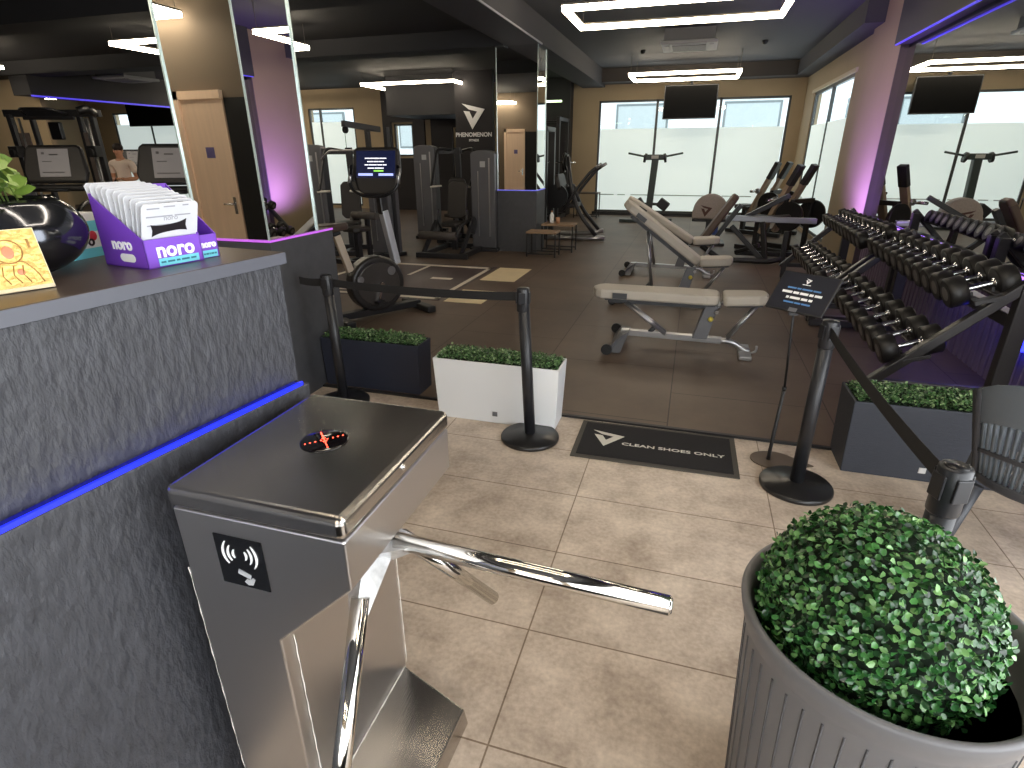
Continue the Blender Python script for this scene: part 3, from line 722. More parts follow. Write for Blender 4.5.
trough(-1.44, -.665, 3.05, 3.255, .405, mat('white_plastic', rgb(226, 228, 230), .45), 'white tapered planter box of boxwood behind the middle post', .02, MGREY, .0, 11, 2600)
NAVY = mat('anthracite_plastic', rgb(38, 42, 56), .5, noise=(40, .1, (1, 1, 12)), bump=(60, .15, (.3, 1, 6)))
trough(-2.45, -1.70, 3.3, 3.5, .375, NAVY, 'dark planter box of boxwood beside the mirrored column base', .012, None, 0, 12, 2600)
ANTH = mat('slate_blue_plastic', rgb(48, 52, 62), .55, noise=(40, .1, (1, 1, 12)), bump=(60, .25, (.3, 1, 6)))
trough(.92, 1.715, 3.03, 3.30, .412, ANTH, 'dark grey planter box of boxwood in front of the dumbbell rack', .014, mat('pale_badge', rgb(205, 205, 205), .5), -.03, 13, 3000)
# big round planter with a boxwood ball
PLG = mat('warm_grey_plastic', rgb(106, 105, 107), .42)
t = thing('round_planter', 'large grey ribbed round planter holding a clipped boxwood ball', 'planter', (RPX, RPY, 0))
rr = RPR; zt = .70
MB().lathe([(.0, .0), (rr*.80, 0), (rr*.82, .01), (rr*.93, zt-.075), (rr*.955, zt-.06), (rr*.985, zt-.03), (rr, zt-.008), (rr*.99, zt), (rr*.955, zt), (rr*.925, zt-.012), (rr*.90, zt-.05), (rr*.88, zt-.12), (0, zt-.12)], 72).build('pot', PLG, t)
gr = MB()
for k in range(44):
    a = 2*PI*k/44
    p = V(math.cos(a)*rr*.822, math.sin(a)*rr*.822, .02); q = V(math.cos(a)*rr*.926, math.sin(a)*rr*.926, zt-.09)
    gr.tube([p, q], .0028, 5)
gr.build('ribs', mat('rib_grey', rgb(70, 68, 69), .5), t)  # dark tone on thin raised lines paints the shade of grooves
MB().lathe([(0, zt-.11), (rr*.88, zt-.11)], 40).build('inner_shelf', BLACK, t)
bc = V(BALL[0]-RPX, BALL[1]-RPY, BALL[2]); br = BALL[3]
MB().sphere(bc, br*.90, 32, 20).build('boxwood_core', BOXD, t)
rnd = random.Random(5); lf = MB(); NB = 7000
for k in range(NB):
    zz = 1-2*(k+.5)/NB; a = k*2.39996; q = math.sqrt(max(0, 1-zz*zz))
    n_ = V(q*math.cos(a), q*math.sin(a), zz)
    if bc.z+zz*br < zt-.1: continue
    p = bc+n_*br*rnd.uniform(.90, 1.0)+V(rnd.gauss(0, .003), rnd.gauss(0, .003), rnd.gauss(0, .003))
    tn = n_.orthogonal().normalized(); tn = Matrix.Rotation(rnd.uniform(0, 2*PI), 3, n_) @ tn
    dd = tn+n_*rnd.uniform(.0, 1.1)
    lf.leaf(p, dd, n_+V(rnd.gauss(0, .3), rnd.gauss(0, .3), rnd.gauss(0, .3)), rnd.uniform(.012, .018), rnd.uniform(.009, .0135), .35)
lf.build('boxwood_leaves', BOX, t)

# ================================================================= barrier posts with belts
POST = mat('black_post', rgb(32, 33, 37), .38)
BELT = mat('black_belt', rgb(22, 22, 24), .7)
def post(x, y, label, lean=(0, 0), h=.90, rz=0., belt=None):
    t = thing('barrier_post', label, 'barrier post', (x, y, 0), 0, 'belt barrier posts')
    tx, ty = lean
    MB().lathe([(0, 0), (.172, 0), (.175, .006), (.175, .018), (.168, .026), (.05, .034), (.036, .04), (0, .04)], 48).build('base', mat('black_base', rgb(30, 29, 29), .28), t)
    MB().tube([(0, 0, .03), (tx*.94, ty*.94, h*.92)], .0325, 24).build('pole', POST, t)
    c = V(tx, ty, 0)
    o = MB().lathe([(0, h-.13), (.034, h-.13), (.036, h-.125), (.036, h-.006), (.033, h), (0, h)], 28, c).build('belt_cassette', POST, t)
    m = MB(); m.lathe([(0, h), (.027, h), (.026, h+.002), (0, h+.002)], 24, c); m.build('cap', BLACK2, o)
    for k in range(4):
        m = MB(); m.M = Matrix.Translation((tx, ty, 0)) @ Matrix.Rotation(rz+k*PI/2, 4, 'Z'); m.box(.032, .039, -.02, .02, h-.085, h-.02); m.build('belt_clip', POST, o, bevel=.003)
    if belt:
        A = c+V(0, 0, h-.05); B = V(belt[0]-x, belt[1]-y, belt[2])
        d = (B-A).normalized(); A = A+d*.036; B = B-d*.05; n_ = 14; mb = MB(); vs = []; fs = []
        nv = d.cross(V(0, 0, 1)).normalized()*.0012
        for i in range(n_+1):
            u = i/n_; p = A.lerp(B, u)+V(0, 0, -.03*4*u*(1-u)*belt[3])
            vs += [p+V(0, 0, -.024)-nv, p+V(0, 0, .024)-nv, p+V(0, 0, .024)+nv, p+V(0, 0, -.024)+nv]
        for i in range(n_):
            for k in range(4): fs.append((i*4+k, i*4+(k+1) % 4, i*4+4+(k+1) % 4, i*4+4+k))
        fs += [(0, 1, 2, 3), (n_*4+3, n_*4+2, n_*4+1, n_*4)]
        mb.add(vs, fs).build('belt', BELT, t)
    return t
post(-2.16, 3.06, 'black barrier post in front of the dark planter, leftmost', (-.015, 0), .885, R(4), (-2.43, 3.06, .84, .2))
post(-.786, 2.916, 'black barrier post in front of the white planter', (-.045, 0), .915, R(4), (-2.175, 3.06, .835, .5))
post(.664, 2.79, 'black barrier post beside the tilted sign stand', (.0, 0), .885, R(20), (.675, 1.43, .845, .6))
post(.675, 1.43, 'black barrier post rising behind the boxwood ball, nearest the camera', (0, 0), .90, R(20))

# ================================================================= door mat with lettering
t = thing('door_mat', 'black CLEAN SHOES ONLY mat at the edge of the gym floor', 'mat', (-.06, 3.01, 0), R(.6))
MB().box(-.455, .455, -.235, .235, 0, .008).build('rubber_border', mat('mat_border', rgb(68, 64, 58), .7), t, bevel=.003)
MB().box(-.425, .425, -.205, .205, .008, .012).build('pile', mat('mat_pile', rgb(26, 23, 24), .9, bump=(500, .4)), t)
MB().text('CLEAN SHOES ONLY', .043, frameM((.10, -.03, .0122), (1, 0, 0), (0, 1, 0)), .0006, sx=1.42, bold=.0008).build('lettering', mat('mat_print', rgb(205, 200, 190), .8), t)
mb = MB(); add_logo(mb, frameM((-.275, .02, .0122), (1, 0, 0), (0, 1, 0)), .19, .0006); mb.build('emblem', MATS['mat_print'], t)

# ================================================================= sign stand
t = thing('sign_stand', 'thin black stand with a tilted dark notice board', 'sign stand', (.56, 3.04, 0))
pl = [(.125*math.cos(R(a)), .10*math.sin(R(a))) for a in range(40, 321, 14)]+[(.2, -.01)]
MB().prism([(x+.03, y) for x, y in pl], 'z', 0, .008).build('base_plate', mat('bronze_base', rgb(96, 84, 72), .4, .3), t, bevel=.002)
MB().tube([(0, 0, .008), (0, 0, .05), (0, -.06, .45)], [.012, .010, .009], 12).tube([(0, -.06, .45), (0, -.063, .47)], .011, 12).tube([(0, -.063, .47), (-.045, -.17, .90)], .006, 10).build('pole', BLACK, t)
SM = frameM((-.02, -.155, .982), (.76, -.65, .013), (.388, .469, .794))
mb = MB(); mb.M = SM; mb.box(-.142, .142, -.102, .102, -.012, 0); o = mb.build('board_frame', BLACK, t, bevel=.003)
mb = MB(); mb.M = SM; mb.box(-.135, .135, -.095, .095, 0, .001); mb.build('notice_sheet', mat('notice_black', rgb(30, 31, 40), .55, spec=.3), o)
mb = MB(); add_logo(mb, SM @ Matrix.Translation((.0, .062, .001)), .03, .0006); word_bars(mb, SM, [.012, .014, .01], .004, .042, .2, .0016); mb.build('emblem', WHITEINK, o)
mb = MB(); word_bars(mb, SM, [.05, .028, .04, .02, .034], .012, -.005, .25, .0017); word_bars(mb, SM, [.014, .05, .03, .018], .012, -.032, .25, .0017); mb.build('white_print', WHITEINK, o)
mb = MB(); word_bars(mb, SM, [.044, .02, .05, .036], .008, .018, .3, .0017); word_bars(mb, SM, [.05, .03, .042], .008, -.056, .3, .0017); mb.build('blue_print', mat('blue_print', rgb(84, 132, 190), .6), o)
MB().box(-.065, -.025, -.19, -.155, .88, .915).build('board_clamp', DGREY, t)
mb = MB(); mb.M = SM; mb.box(-.02, .02, -.102, -.082, .001, .003); mb.build('clip', MGREY, o)

# ================================================================= slatted plastic armchair
t = thing('plastic_armchair', 'dark grey slatted plastic armchair cut by the right edge of the photo', 'chair', CHAIR[:3], CHAIR[3])
CH = mat('chair_plastic', rgb(92, 100, 108), .38); CHD = mat('chair_plastic_dark', rgb(52, 54, 60), .42)
# shell runs: local -y is the back of the chair
def shell(u, v):   # u -1..1 across, v 0..1 up the back
    a = u*1.05
    r = .225+.085*v
    return V(math.sin(a)*r*1.02, .06-math.cos(a)*r*.98-.07*v, .43+.46*v-.08*abs(u)**3*v)
def patch(mb, u0, u1, v0, v1, th=.012, nu=10, nv=4):
    vs = []; fs = []
    for k in range(2):
        for j in range(nv+1):
            for i in range(nu+1):
                u = u0+(u1-u0)*i/nu; v = v0+(v1-v0)*j/nv; p = shell(u, v); n_ = V(math.sin(u*1.05), -math.cos(u*1.05), -.1)
                vs.append(p+n_.normalized()*th*(k-.5))
    W_ = nu+1; K_ = W_*(nv+1)
    for j in range(nv):
        for i in range(nu):
            a = j*W_+i; fs.append((a, a+1, a+W_+1, a+W_)); fs.append((K_+a, K_+a+W_, K_+a+W_+1, K_+a+1))
    for i in range(nu): fs.append((i, i+K_, i+1+K_, i+1)); a = nv*W_+i; fs.append((a, a+1, a+1+K_, a+K_))
    for j in range(nv): a = j*W_; fs.append((a, a+W_, a+W_+K_, a+K_)); a = j*W_+nu; fs.append((a, a+K_, a+W_+K_, a+W_))
    return mb.add(vs, fs, True)
patch(MB(), -1, 1, .62, 1).build('back_panel', CH, t, bevel=.003)
mb = MB()
for k in range(25):
    u = -.98+k*1.96/24; patch(mb, u-.021, u+.021, .04, .63, .012, 1, 4)
mb.build('back_slats', CH, t)
patch(MB(), -1.02, 1.02, -.03, .06, .022).build('lower_rail', CHD, t)
for s_ in (-1, 1): patch(MB(), s_*1.0-.05, s_*1.0+.05, -.02, 1, .024, 2, 6).build('side_post', CHD, t)
patch(MB(), -1.02, 1.02, .30, .345, .02).build('middle_rail', CHD, t)
sv = []; sf = []
mb = MB(); mb.prism([(math.sin(R(a))*.215, .06-math.cos(R(a))*.205) for a in range(-60, 61, 10)]+[(.2, .27), (-.2, .27)], 'z', .415, .44); mb.build('seat', CHD, t, bevel=.008)
for (x, y, dx, dy) in ((-.19, -.12, -.07, -.09), (.19, -.12, .07, -.09), (-.2, .25, -.05, .05), (.2, .25, .05, .05)):
    MB().tube([(x, y, .42), (x+dx*.5, y+dy*.5, .2), (x+dx, y+dy, 0)], [.024, .019, .014], 12).build('leg', CHD, t)
# ================================================================= adjustable weight benches
ZF = .012   # top of the rubber floor
PADSEAM = mat('upholstery_edge', rgb(150, 146, 138), .6)
def bench(label, x, y, ang, rz=0., seat=4.):
    """origin under the rear wheels; the pad's head is 0.22 m behind it, the foot end in front"""
    t = thing('adjustable_bench', label, 'weight bench', (x, y, ZF), rz, 'grey adjustable benches')
    hx, hz = .80, .425
    Rm = Matrix.Translation((hx, 0, hz)) @ Matrix.Rotation(R(ang), 4, 'Y')
    mb = MB(); mb.M = Rm; mb.prism([(-1.01, -.09), (-1.05, 0), (-1.01, .09), (-.96, .125), (-.1, .14), (-.02, .12), (0, .07), (0, -.07), (-.02, -.12), (-.1, -.14), (-.96, -.125)], 'z', .0, .085)
    mb.build('back_pad', GREYUP, t, bevel=.022, seg=4)
    mb = MB(); mb.M = Rm; mb.box(-.86, -.74, -.145, -.128, .012, .06); mb.build('maker_patch', DGREY, t)
    mb = MB(); mb.M = Rm; mb.box(-.93, -.03, -.10, .10, -.014, .0); mb.bar((-.9, 0, -.03), (-.02, 0, -.03), .05, .04); mb.build('pad_carrier', DGREY, t)
    Sm = Matrix.Translation((hx+.03, 0, hz)) @ Matrix.Rotation(R(-seat), 4, 'Y')
    mb = MB(); mb.M = Sm; mb.prism([(0, -.11), (.02, -.135), (.27, -.12), (.33, -.09), (.345, 0), (.33, .09), (.27, .12), (.02, .135), (0, .11)], 'z', .0, .085); mb.build('seat_pad', GREYUP, t, bevel=.022, seg=4)
    mb = MB(); mb.M = Sm; mb.box(.03, .3, -.08, .08, -.016, 0); mb.build('seat_carrier', DGREY, t)
    MB().bar((.02, 0, .115), (.86, 0, .105), .06, .05).tube(fillet([(.84, 0, .105), (.95, 0, .10), (1.05, 0, .035), (1.09, 0, .03)], .06), .026, 12).build('base_rail', SILVER, t, bevel=.004)
    MB().hexa([(-.06, -.30, .012), (.05, -.30, .012), (.05, .30, .012), (-.06, .30, .012), (.0, -.24, .10), (.1, -.06, .145), (.1, .06, .145), (.0, .24, .10)]).build('rear_foot', MGREY, t, bevel=.006)
    for s in (-1, 1): MB().tube([(-.06, s*.31, .045), (-.06, s*.345, .045)], .045, 18).tube([(-.06, s*.30, .045), (-.06, s*.35, .045)], .015, 12).build('wheel', BLACK, t)
    MB().box(1.0, 1.1, -.18, .18, .0, .035).build('front_foot', SILVER, t, bevel=.008)
    MB().tube(fillet([(1.09, -.03, .02), (1.14, -.03, .04), (1.14, -.03, .09)], .02), .010, 8).build('pull_handle', SILVER, t)
    MB().hexa([(.62, -.06, .12), (.74, -.06, .12), (.74, .06, .12), (.62, .06, .12), (.70, -.05, hz-.02), (.80, -.05, hz-.02), (.80, .05, hz-.02), (.70, .05, hz-.02)]).build('post', MGREY, t, bevel=.005)
    q = Rm @ V(-.76 if ang < 5 else -.66, 0, -.04)
    for s in (-1, 1): MB().tube([(q.x, s*.035, q.z), (.40 if ang < 5 else .34, s*.035, .13)], .016, 10).build('back_strut', SILVER, t)
    MB().tube([(.32, 0, .2), (.24, 0, .09)], .022, 10).build('ladder_stop', DGREY, t)
    q = Sm @ V(.26, 0, -.02)
    for s in (-1, 1): MB().tube([(q.x, s*.03, q.z), (.90, s*.03, .13)], .015, 10).build('seat_strut', SILVER, t)
    MB().sphere((.75, -.075, .30), .022, 10, 8).build('adjusting_knob', mat('yellow_cap', rgb(200, 180, 70), .5), t)
    MB().tube([(.79, -.05, hz-.06), (.79, -.09, hz-.06)], .018, 12).build('pivot_bolt', CHROME, t)
    return t
bench('light grey bench with its back pad lying flat, nearest the camera', -.5, 4.86, 0)
bench('grey bench with raised back, just behind the flat bench', BEN2[0], BEN2[1], BEN2[2])
bench('grey bench with raised back, farther from the flat bench', BEN3[0], BEN3[1], BEN3[2])

# ================================================================= dumbbell racks and dumbbells
RACKM = mat('rack_paint', rgb(46, 44, 45), .35)
UT, LT = (1.70, .845, -20), (1.42, .455, -20)       # tier centre x, height of dumbbell axis, tilt
PR, PL = .088, .09
def dumbbell():
    t = thing('dumbbell', 'x', 'dumbbell', (0, 0, 0), 0, 'dumbbells on the racks')
    MB().tube([(-.075, 0, 0), (-.066, 0, 0), (-.062, 0, 0), (-.05, 0, 0), (0, 0, 0), (.05, 0, 0), (.062, 0, 0), (.066, 0, 0), (.075, 0, 0)], [.028, .028, .016, .0155, .018, .0155, .016, .028, .028], 12).build('handle', CHROME, t)
    for s in (-1, 1):
        h = MB().tube([(s*.07, 0, 0), (s*.074, 0, 0), (s*.155, 0, 0), (s*.165, 0, 0)], [PR-.012, PR, PR, PR-.012], 22).build('head', RUBBER, t)
        MB().tube([(s*.165, 0, 0), (s*.1665, 0, 0)], .042, 18).build('end_plate', mat('end_plate_grey', rgb(120, 116, 112), .4, .5), h)
    return t
proto = dumbbell(); first = True
def rack(y0, y1, label, which, n):
    global first
    t = thing('dumbbell_rack', label, 'dumbbell rack', (1.6, (y0+y1)/2, ZF), 0, 'two-tier dumbbell racks')
    for y in (y0+.05, y1-.05):
        o = MB().bar((1.20, y, .19), (1.93, y, .93), .055, .06).bar((1.22, y, .215), (1.9, y, .215), .05, .05).bar((1.90, y, .012), (1.90, y, .90), .09, .08, (0, 1, 0)).bar((1.22, y, .045), (2.16, y, .045), .07, .066).bar((1.24, y, .05), (1.24, y, .24), .06, .06, (0, 1, 0)).build('end_frame', RACKM, t, True, bevel=.008)
    for nm, (cx, cz, a) in (('upper_tray', UT), ('lower_tray', LT)):
        mb = MB(); mb.M = Matrix.Translation((cx, 0, cz)) @ Matrix.Rotation(R(a), 4, 'Y')
        m_ = n if 'upper' in nm else n-2; sp_ = (y1-y0-.30)/(m_-1)
        for s_ in (-1, 1):
            mb.box(s_*.055-.02, s_*.055+.02, y0+.06, y1-.06, -.062, -.044)
            for k in range(m_): mb.box(s_*.053-.008, s_*.053+.008, y0+.15+k*sp_-.035, y0+.15+k*sp_+.035, -.046, -.017)
        mb.box(-.075, .075, y0+.02, y0+.08, -.075, -.05).box(-.075, .075, y1-.08, y1-.02, -.075, -.05)
        mb.build(nm, RACKM, t, True, bevel=.003)
    MB().box(1.86, 1.94, y0+.08, y1-.08, .62, .70).build('cross_bar', RACKM, t, True, bevel=.006)
    for tier, (cx, cz, a) in (('upper', UT), ('lower', LT)):
        m_ = n if tier == 'upper' else n-2; sp = (y1-y0-.30)/(m_-1)
        for k in range(m_):
            o = proto if first else copy_tree(proto); first = False
            s = 1.05-.02*k-(.08 if which == 'farther' else 0); o.scale = (s, s, s)
            place(o, (cx, y0+.15+k*sp, cz), 0, '%s dumbbell from the camera end on the %s tier of the %s rack' % (ORD[k], tier, which), R(a))
            WM[o.name] = Matrix.Identity(4)
rack(3.86, 6.02, 'two-tier black dumbbell rack nearer the camera, along the mirror wall', 'nearer', 11)
rack(6.08, 8.2, 'two-tier black dumbbell rack farther from the camera, beside the pillar', 'farther', 11)

# ================================================================= helpers for machines
def pad(mb, M, w_, l_, th):
    K = mb.M; mb.M = M; a, b = w_/2, l_/2; c = min(a, b)*.35
    mb.prism([(-a+c, -b), (a-c, -b), (a, -b+c), (a, b-c), (a-c, b), (-a+c, b), (-a, b-c), (-a, -b+c)], 'z', -th/2, th/2); mb.M = K; return mb
TOWER = mat('tower_grey', rgb(84, 84, 88), .45); MFR = mat('machine_frame', rgb(40, 40, 43), .4)
def tower_part(t, x, y, h, w_=.42, d_=.26, rz=0):
    M = Matrix.Translation((x, y, 0)) @ Matrix.Rotation(rz, 4, 'Z')
    pts = []
    for i in range(9):
        a = R(180-i*22.5); pts.append((w_/2*math.cos(a), h-.06+.06*math.sin(a)))
    mb = MB(); mb.M = M; mb.prism([(-w_/2, .06)]+pts+[(w_/2, .06)], 'y', -d_/2, d_/2); o = mb.build('weight_tower', TOWER, t, bevel=.012, seg=3)
    mb = MB(); mb.M = M; mb.box(-.045, .045, -d_/2-.003, -d_/2, h-.26, h-.17); mb.build('logo_plate', mat('logo_plate_grey', rgb(170, 170, 172), .5), o)
    mb = MB(); mb.M = M; mb.box(-.09, -.075, -d_/2-.004, -d_/2, .25, h-.32).box(.10, .125, -d_/2-.004, -d_/2, .25, h-.12); mb.build('side_trim', SILVER, o)
    mb = MB(); mb.M = M; mb.box(-w_/2-.04, w_/2+.04, -d_/2-.05, d_/2+.05, 0, .06); mb.build('tower_foot', MFR, t, bevel=.008)
def seat_parts(t, x, y, rz, zs=.48, back=True, lean=12):
    M = Matrix.Translation((x, y, 0)) @ Matrix.Rotation(rz, 4, 'Z')
    pad(MB(), M @ Matrix.Translation((0, 0, zs)), .36, .38, .07).build('seat', DARKUP, t, bevel=.02, seg=3)
    if back: pad(MB(), M @ Matrix.Translation((0, .24, zs+.36)) @ Matrix.Rotation(R(90-lean), 4, 'X'), .34, .6, .07).build('backrest', DARKUP, t, bevel=.02, seg=3)
    mb = MB(); mb.M = M; mb.bar((0, .05, .05), (0, .05, zs-.03), .08, .08, (0, 1, 0)).bar((0, .1, zs-.06), (0, .36, zs+.4), .05, .05); mb.build('seat_post', MFR, t)
def mach_leg_extension(label, x, y, rz):
    t = thing('leg_extension_machine', label, 'exercise machine', (x, y, ZF), rz, 'weight-stack machines')
    tower_part(t, .42, .30, 1.62)
    seat_parts(t, -.02, -.12, 0)
    MB().box(-.45, .45, -.72, -.64, 0, .08).box(-.45, .6, .4, .48, 0, .08).box(-.42, -.34, -.7, .46, 0, .08).box(.3, .38, -.7, .46, 0, .08).build('base_frame', MFR, t, bevel=.006)
    for s in (-1, 1): MB().tube(fillet([(-.05+s*.26, .1, .3), (-.05+s*.26, -.1, .5), (-.05+s*.26, -.05, .7)], .06), .02, 10).build('hand_grip', MFR, t)
    MB().tube([(-.36, -.70, .36), (.26, -.70, .36)], .065, 18).build('leg_roller', mat('roller_foam', rgb(70, 64, 60), .6), t)
    MB().tube(fillet([(.28, -.70, .36), (.30, -.6, .5), (.24, -.1, .52)], .08), .025, 10).tube([(-.40, -.70, .36), (.33, -.70, .36)], .014, 10).build('lever_arm', MFR, t)
    for s in (-.36, .3): MB().bar((s, -.6, .06), (s, -.05, .5), .05, .06).build('upright', MFR, t)
    MB().tube([(.25, .0, .45), (.31, .0, .45)], .14, 20).build('cam_wheel', BLACK2, t)
    for k in range(5): MB().box(-.46, -.34, .30, .42, .1+k*.05, .14+k*.05).build('weight_plate', BLACK2, t)
    return t
def mach_press(label, x, y, rz, h=1.75, arms=True):
    t = thing('chest_press_machine', label, 'exercise machine', (x, y, ZF), rz, 'weight-stack machines')
    tower_part(t, -.38, .25, h)
    seat_parts(t, .22, -.05, 0, lean=8)
    MB().box(-.6, .55, .3, .38, 0, .08).box(.18, .26, -.4, .38, 0, .08).box(-.05, .5, -.44, -.36, 0, .08).build('base_frame', MFR, t, bevel=.006)
    MB().bar((.22, .42, .05), (.22, .34, h-.05), .1, .08, (0, 1, 0)).bar((-.3, .3, h-.12), (.3, .36, h-.12), .07, .07).build('mast', MFR, t)
    if arms:
        for s in (-1, 1):
            o = MB().tube(fillet([(.22+s*.1, .34, h-.1), (.22+s*.36, .2, h-.05), (.22+s*.38, -.1, 1.15), (.22+s*.36, -.3, 1.0)], .12), .024, 10).build('press_arm', MFR, t)
            MB().tube([(.22+s*.38, -.3, 1.0), (.22+s*.16, -.32, 1.02)], .017, 10).build('hand_grip', mat('cream_grip', rgb(205, 200, 188), .5), o)
    return t
def mach_pulldown(label, x, y, rz, h=2.15):
    t = thing('pulldown_machine', label, 'exercise machine', (x, y, ZF), rz, 'weight-stack machines')
    tower_part(t, 0, .35, h-.45)
    MB().bar((-.2, .35, .05), (-.2, .33, h), .06, .07, (0, 1, 0)).bar((.2, .35, .05), (.2, .33, h), .06, .07, (0, 1, 0)).bar((0, .38, h-.03), (0, -.35, h+.03), .07, .08).build('mast', MFR, t)
    MB().tube([(0, -.33, h-.05), (.0, -.30, h-.05)], .05, 16).build('pulley', BLACK2, t)
    MB().tube([(0, -.33, h-.06), (0, -.33, h-.33)], .004, 6).build('cable', BLACK, t)
    MB().tube(fillet([(-.55, -.33, h-.45), (-.38, -.33, h-.33), (.38, -.33, h-.33), (.55, -.33, h-.45)], .08), .015, 10).build('pull_bar', SILVER, t)
    pad(MB(), Matrix.Translation((0, -.3, .5)), .36, .36, .07).build('seat', DARKUP, t, bevel=.02)
    MB().bar((0, -.3, .03), (0, -.3, .46), .08, .08, (0, 1, 0)).box(-.05, .05, -.6, .4, 0, .07).box(-.3, .3, -.62, -.54, 0, .07).bar((0, -.06, .05), (0, -.06, .66), .06, .06, (0, 1, 0)).build('base_frame', MFR, t)
    MB().tube([(-.26, -.1, .68), (.26, -.1, .68)], .055, 16).build('thigh_roller', mat('roller_foam', rgb(70, 64, 60), .6), t)
    return t
mach_leg_extension('dark leg extension machine with roller, left of the far mirrored column', -3.78, 9.15, 0)
mach_press('dark weight-stack machine behind the leg extension machine', -4.55, 10.4, R(8), 1.72)
mach_pulldown('tall weight-stack tower machine directly behind the exercise bike', -4.85, 8.15, R(-14), 1.95)
mach_press('dark press machine with a pale plate on its tower, left of the bike console', -5.75, 8.6, R(14), 1.72)
mach_pulldown('dark tower machine with raised handles before the far narrow window', -7.5, 9.9, R(30), 1.95)
mach_press('dark machine beside the right edge of the near mirrored column', -6.35, 7.2, R(25), 1.62, False)

# ================================================================= exercise bike
t = thing('exercise_bike', 'upright exercise bike with a lit console and large black flywheel housing', 'exercise bike', (-3.03, 5.08, ZF), R(58))
# local +x points to the front of the bike
BK = mat('bike_shell', rgb(38, 36, 36), .38)
mb = MB(); pl = [(.30*math.cos(R(a)), .35+.28*math.sin(R(a))) for a in range(0, 360, 12)]
mb.prism(pl, 'y', -.08, .08); mb.build('flywheel_housing', BK, t, bevel=.03, seg=3)
MB().prism([(.24*math.cos(R(a)), .35+.22*math.sin(R(a))) for a in range(0, 360, 15)], 'y', -.085, .085).build('side_cover', mat('bike_side_cover', rgb(56, 52, 50), .4), t, bevel=.01)
MB().bar((.26, 0, .52), (.16, 0, 1.06), .07, .10).build('front_post', mat('silver_post', rgb(188, 190, 198), .35, .35), t, bevel=.012)
MB().bar((-.26, 0, .50), (-.36, 0, .86), .06, .07).build('seat_post', mat('cream_post', rgb(196, 182, 164), .4, .3), t, bevel=.01)
MB().bar((-.36, 0, .86), (-.37, 0, .90), .07, .08).build('post_sleeve', BLACK, t, bevel=.01)
mb = MB(); mb.prism([(-.58, -.11), (-.54, -.13), (-.42, -.11), (-.26, -.04), (-.22, 0), (-.26, .04), (-.42, .11), (-.54, .13), (-.58, .11)], 'z', .90, .97); mb.build('saddle', mat('saddle_brown', rgb(70, 56, 48), .5), t, bevel=.025, seg=3)
MB().box(-.48, -.38, -.27, .27, 0, .07).build('rear_foot', BLACK, t, bevel=.015)
MB().box(.44, .54, -.28, .28, 0, .07).build('front_foot', BLACK, t, bevel=.015)
MB().box(-.44, .5, -.05, .05, .03, .1).build('base_beam', BLACK, t, bevel=.01)
for s, a in ((-1, 250), (1, 70)):
    c = V(.02, s*.1, .34); e = c+V(.17*math.cos(R(a)), 0, .17*math.sin(R(a)))
    o = MB().bar(c, e, .025, .03, (0, 1, 0)).tube([c-V(0, s*.03, 0), c+V(0, s*.015, 0)], .03, 14).build('crank', CHROME, t)
    MB().box(e.x-.05, e.x+.05, e.y+s*.01-(.1 if s < 0 else 0), e.y+s*.01+(.1 if s > 0 else 0), e.z-.014, e.z+.014).build('pedal', BLACK, o, bevel=.004)
MB().tube([(.15, -.085, .47), (.15, -.09, .47)], .045, 16).build('silver_emblem', SILVER, t); MB().tube([(-.2, -.08, .42), (-.2, -.09, .42)], .035, 16).build('silver_emblem', SILVER, t)
CONM = frameM((.37, 0, 1.33), (math.sin(R(52+8)), math.cos(R(52+8)), 0), (.02, 0, 1))   # faces the camera side
CM = Matrix.Translation((.12, 0, 1.42)) @ Matrix.Rotation(R(-58+6), 4, 'Z') @ Matrix.Rotation(R(90-12), 4, 'X')
mb = MB(); mb.M = CM; mb.prism([(-.235, .2), (-.25, .0), (-.2, -.17), (-.12, -.215), (.12, -.215), (.2, -.17), (.25, .0), (.235, .2), (.2, .225), (-.2, .225)], 'z', -.05, .0); mb.build('console', BK, t, bevel=.02, seg=3)
mb = MB(); mb.M = CM; mb.box(-.2, .2, -.06, .19, .0, .004); sc_ = mb.build('screen', mat('console_screen', rgb(8, 10, 20), .2, emit=(.004, .006, .022, 1), strength=1), t)
mb = MB()
for y, ws in ((.12, [.05, .09, .07]), (.09, [.06, .05, .05]), (.06, [.04, .08, .05, .04]), (.03, [.07, .09])): word_bars(mb, CM, ws, .009, y, .3, .006)
mb.build('white_print', mat('screen_white', rgb(230, 230, 240), .5, emit=(.9, .9, 1, 1), strength=.7), sc_)
mb = MB(); mb.M = CM; mb.box(-.02, .08, -.002, .012, .004, .006); mb.build('green_print', mat('screen_green', rgb(120, 200, 60), .5, emit=(.3, .7, .1, 1), strength=.6), sc_)
mb = MB(); mb.M = CM; mb.box(-.18, -.03, -.04, -.018, .004, .006).box(.03, .18, -.04, -.018, .004, .006); mb.build('blue_print', mat('screen_blue', rgb(150, 160, 230), .5, emit=(.4, .45, .9, 1), strength=.7), sc_)
mb = MB(); mb.M = CM
mb.tube(fillet([(-.24, .05, .03), (-.25, -.16, .06), (-.12, -.24, .06), (.12, -.24, .06), (.25, -.16, .06), (.24, .05, .03)], .07), .016, 10); mb.build('handlebar', BLACK2, t)
mb = MB(); mb.M = CM; 
for s in (-1, 1):
    mb = MB(); mb.M = CM; mb.tube([(s*.245, .02, .03), (s*.25, -.12, .055)], .019, 10); mb.build('grip_sensor', SILVER, t)
MB().bar((.165, 0, 1.02), (.15, 0, 1.25), .09, .09).build('console_neck', BK, t, bevel=.015)

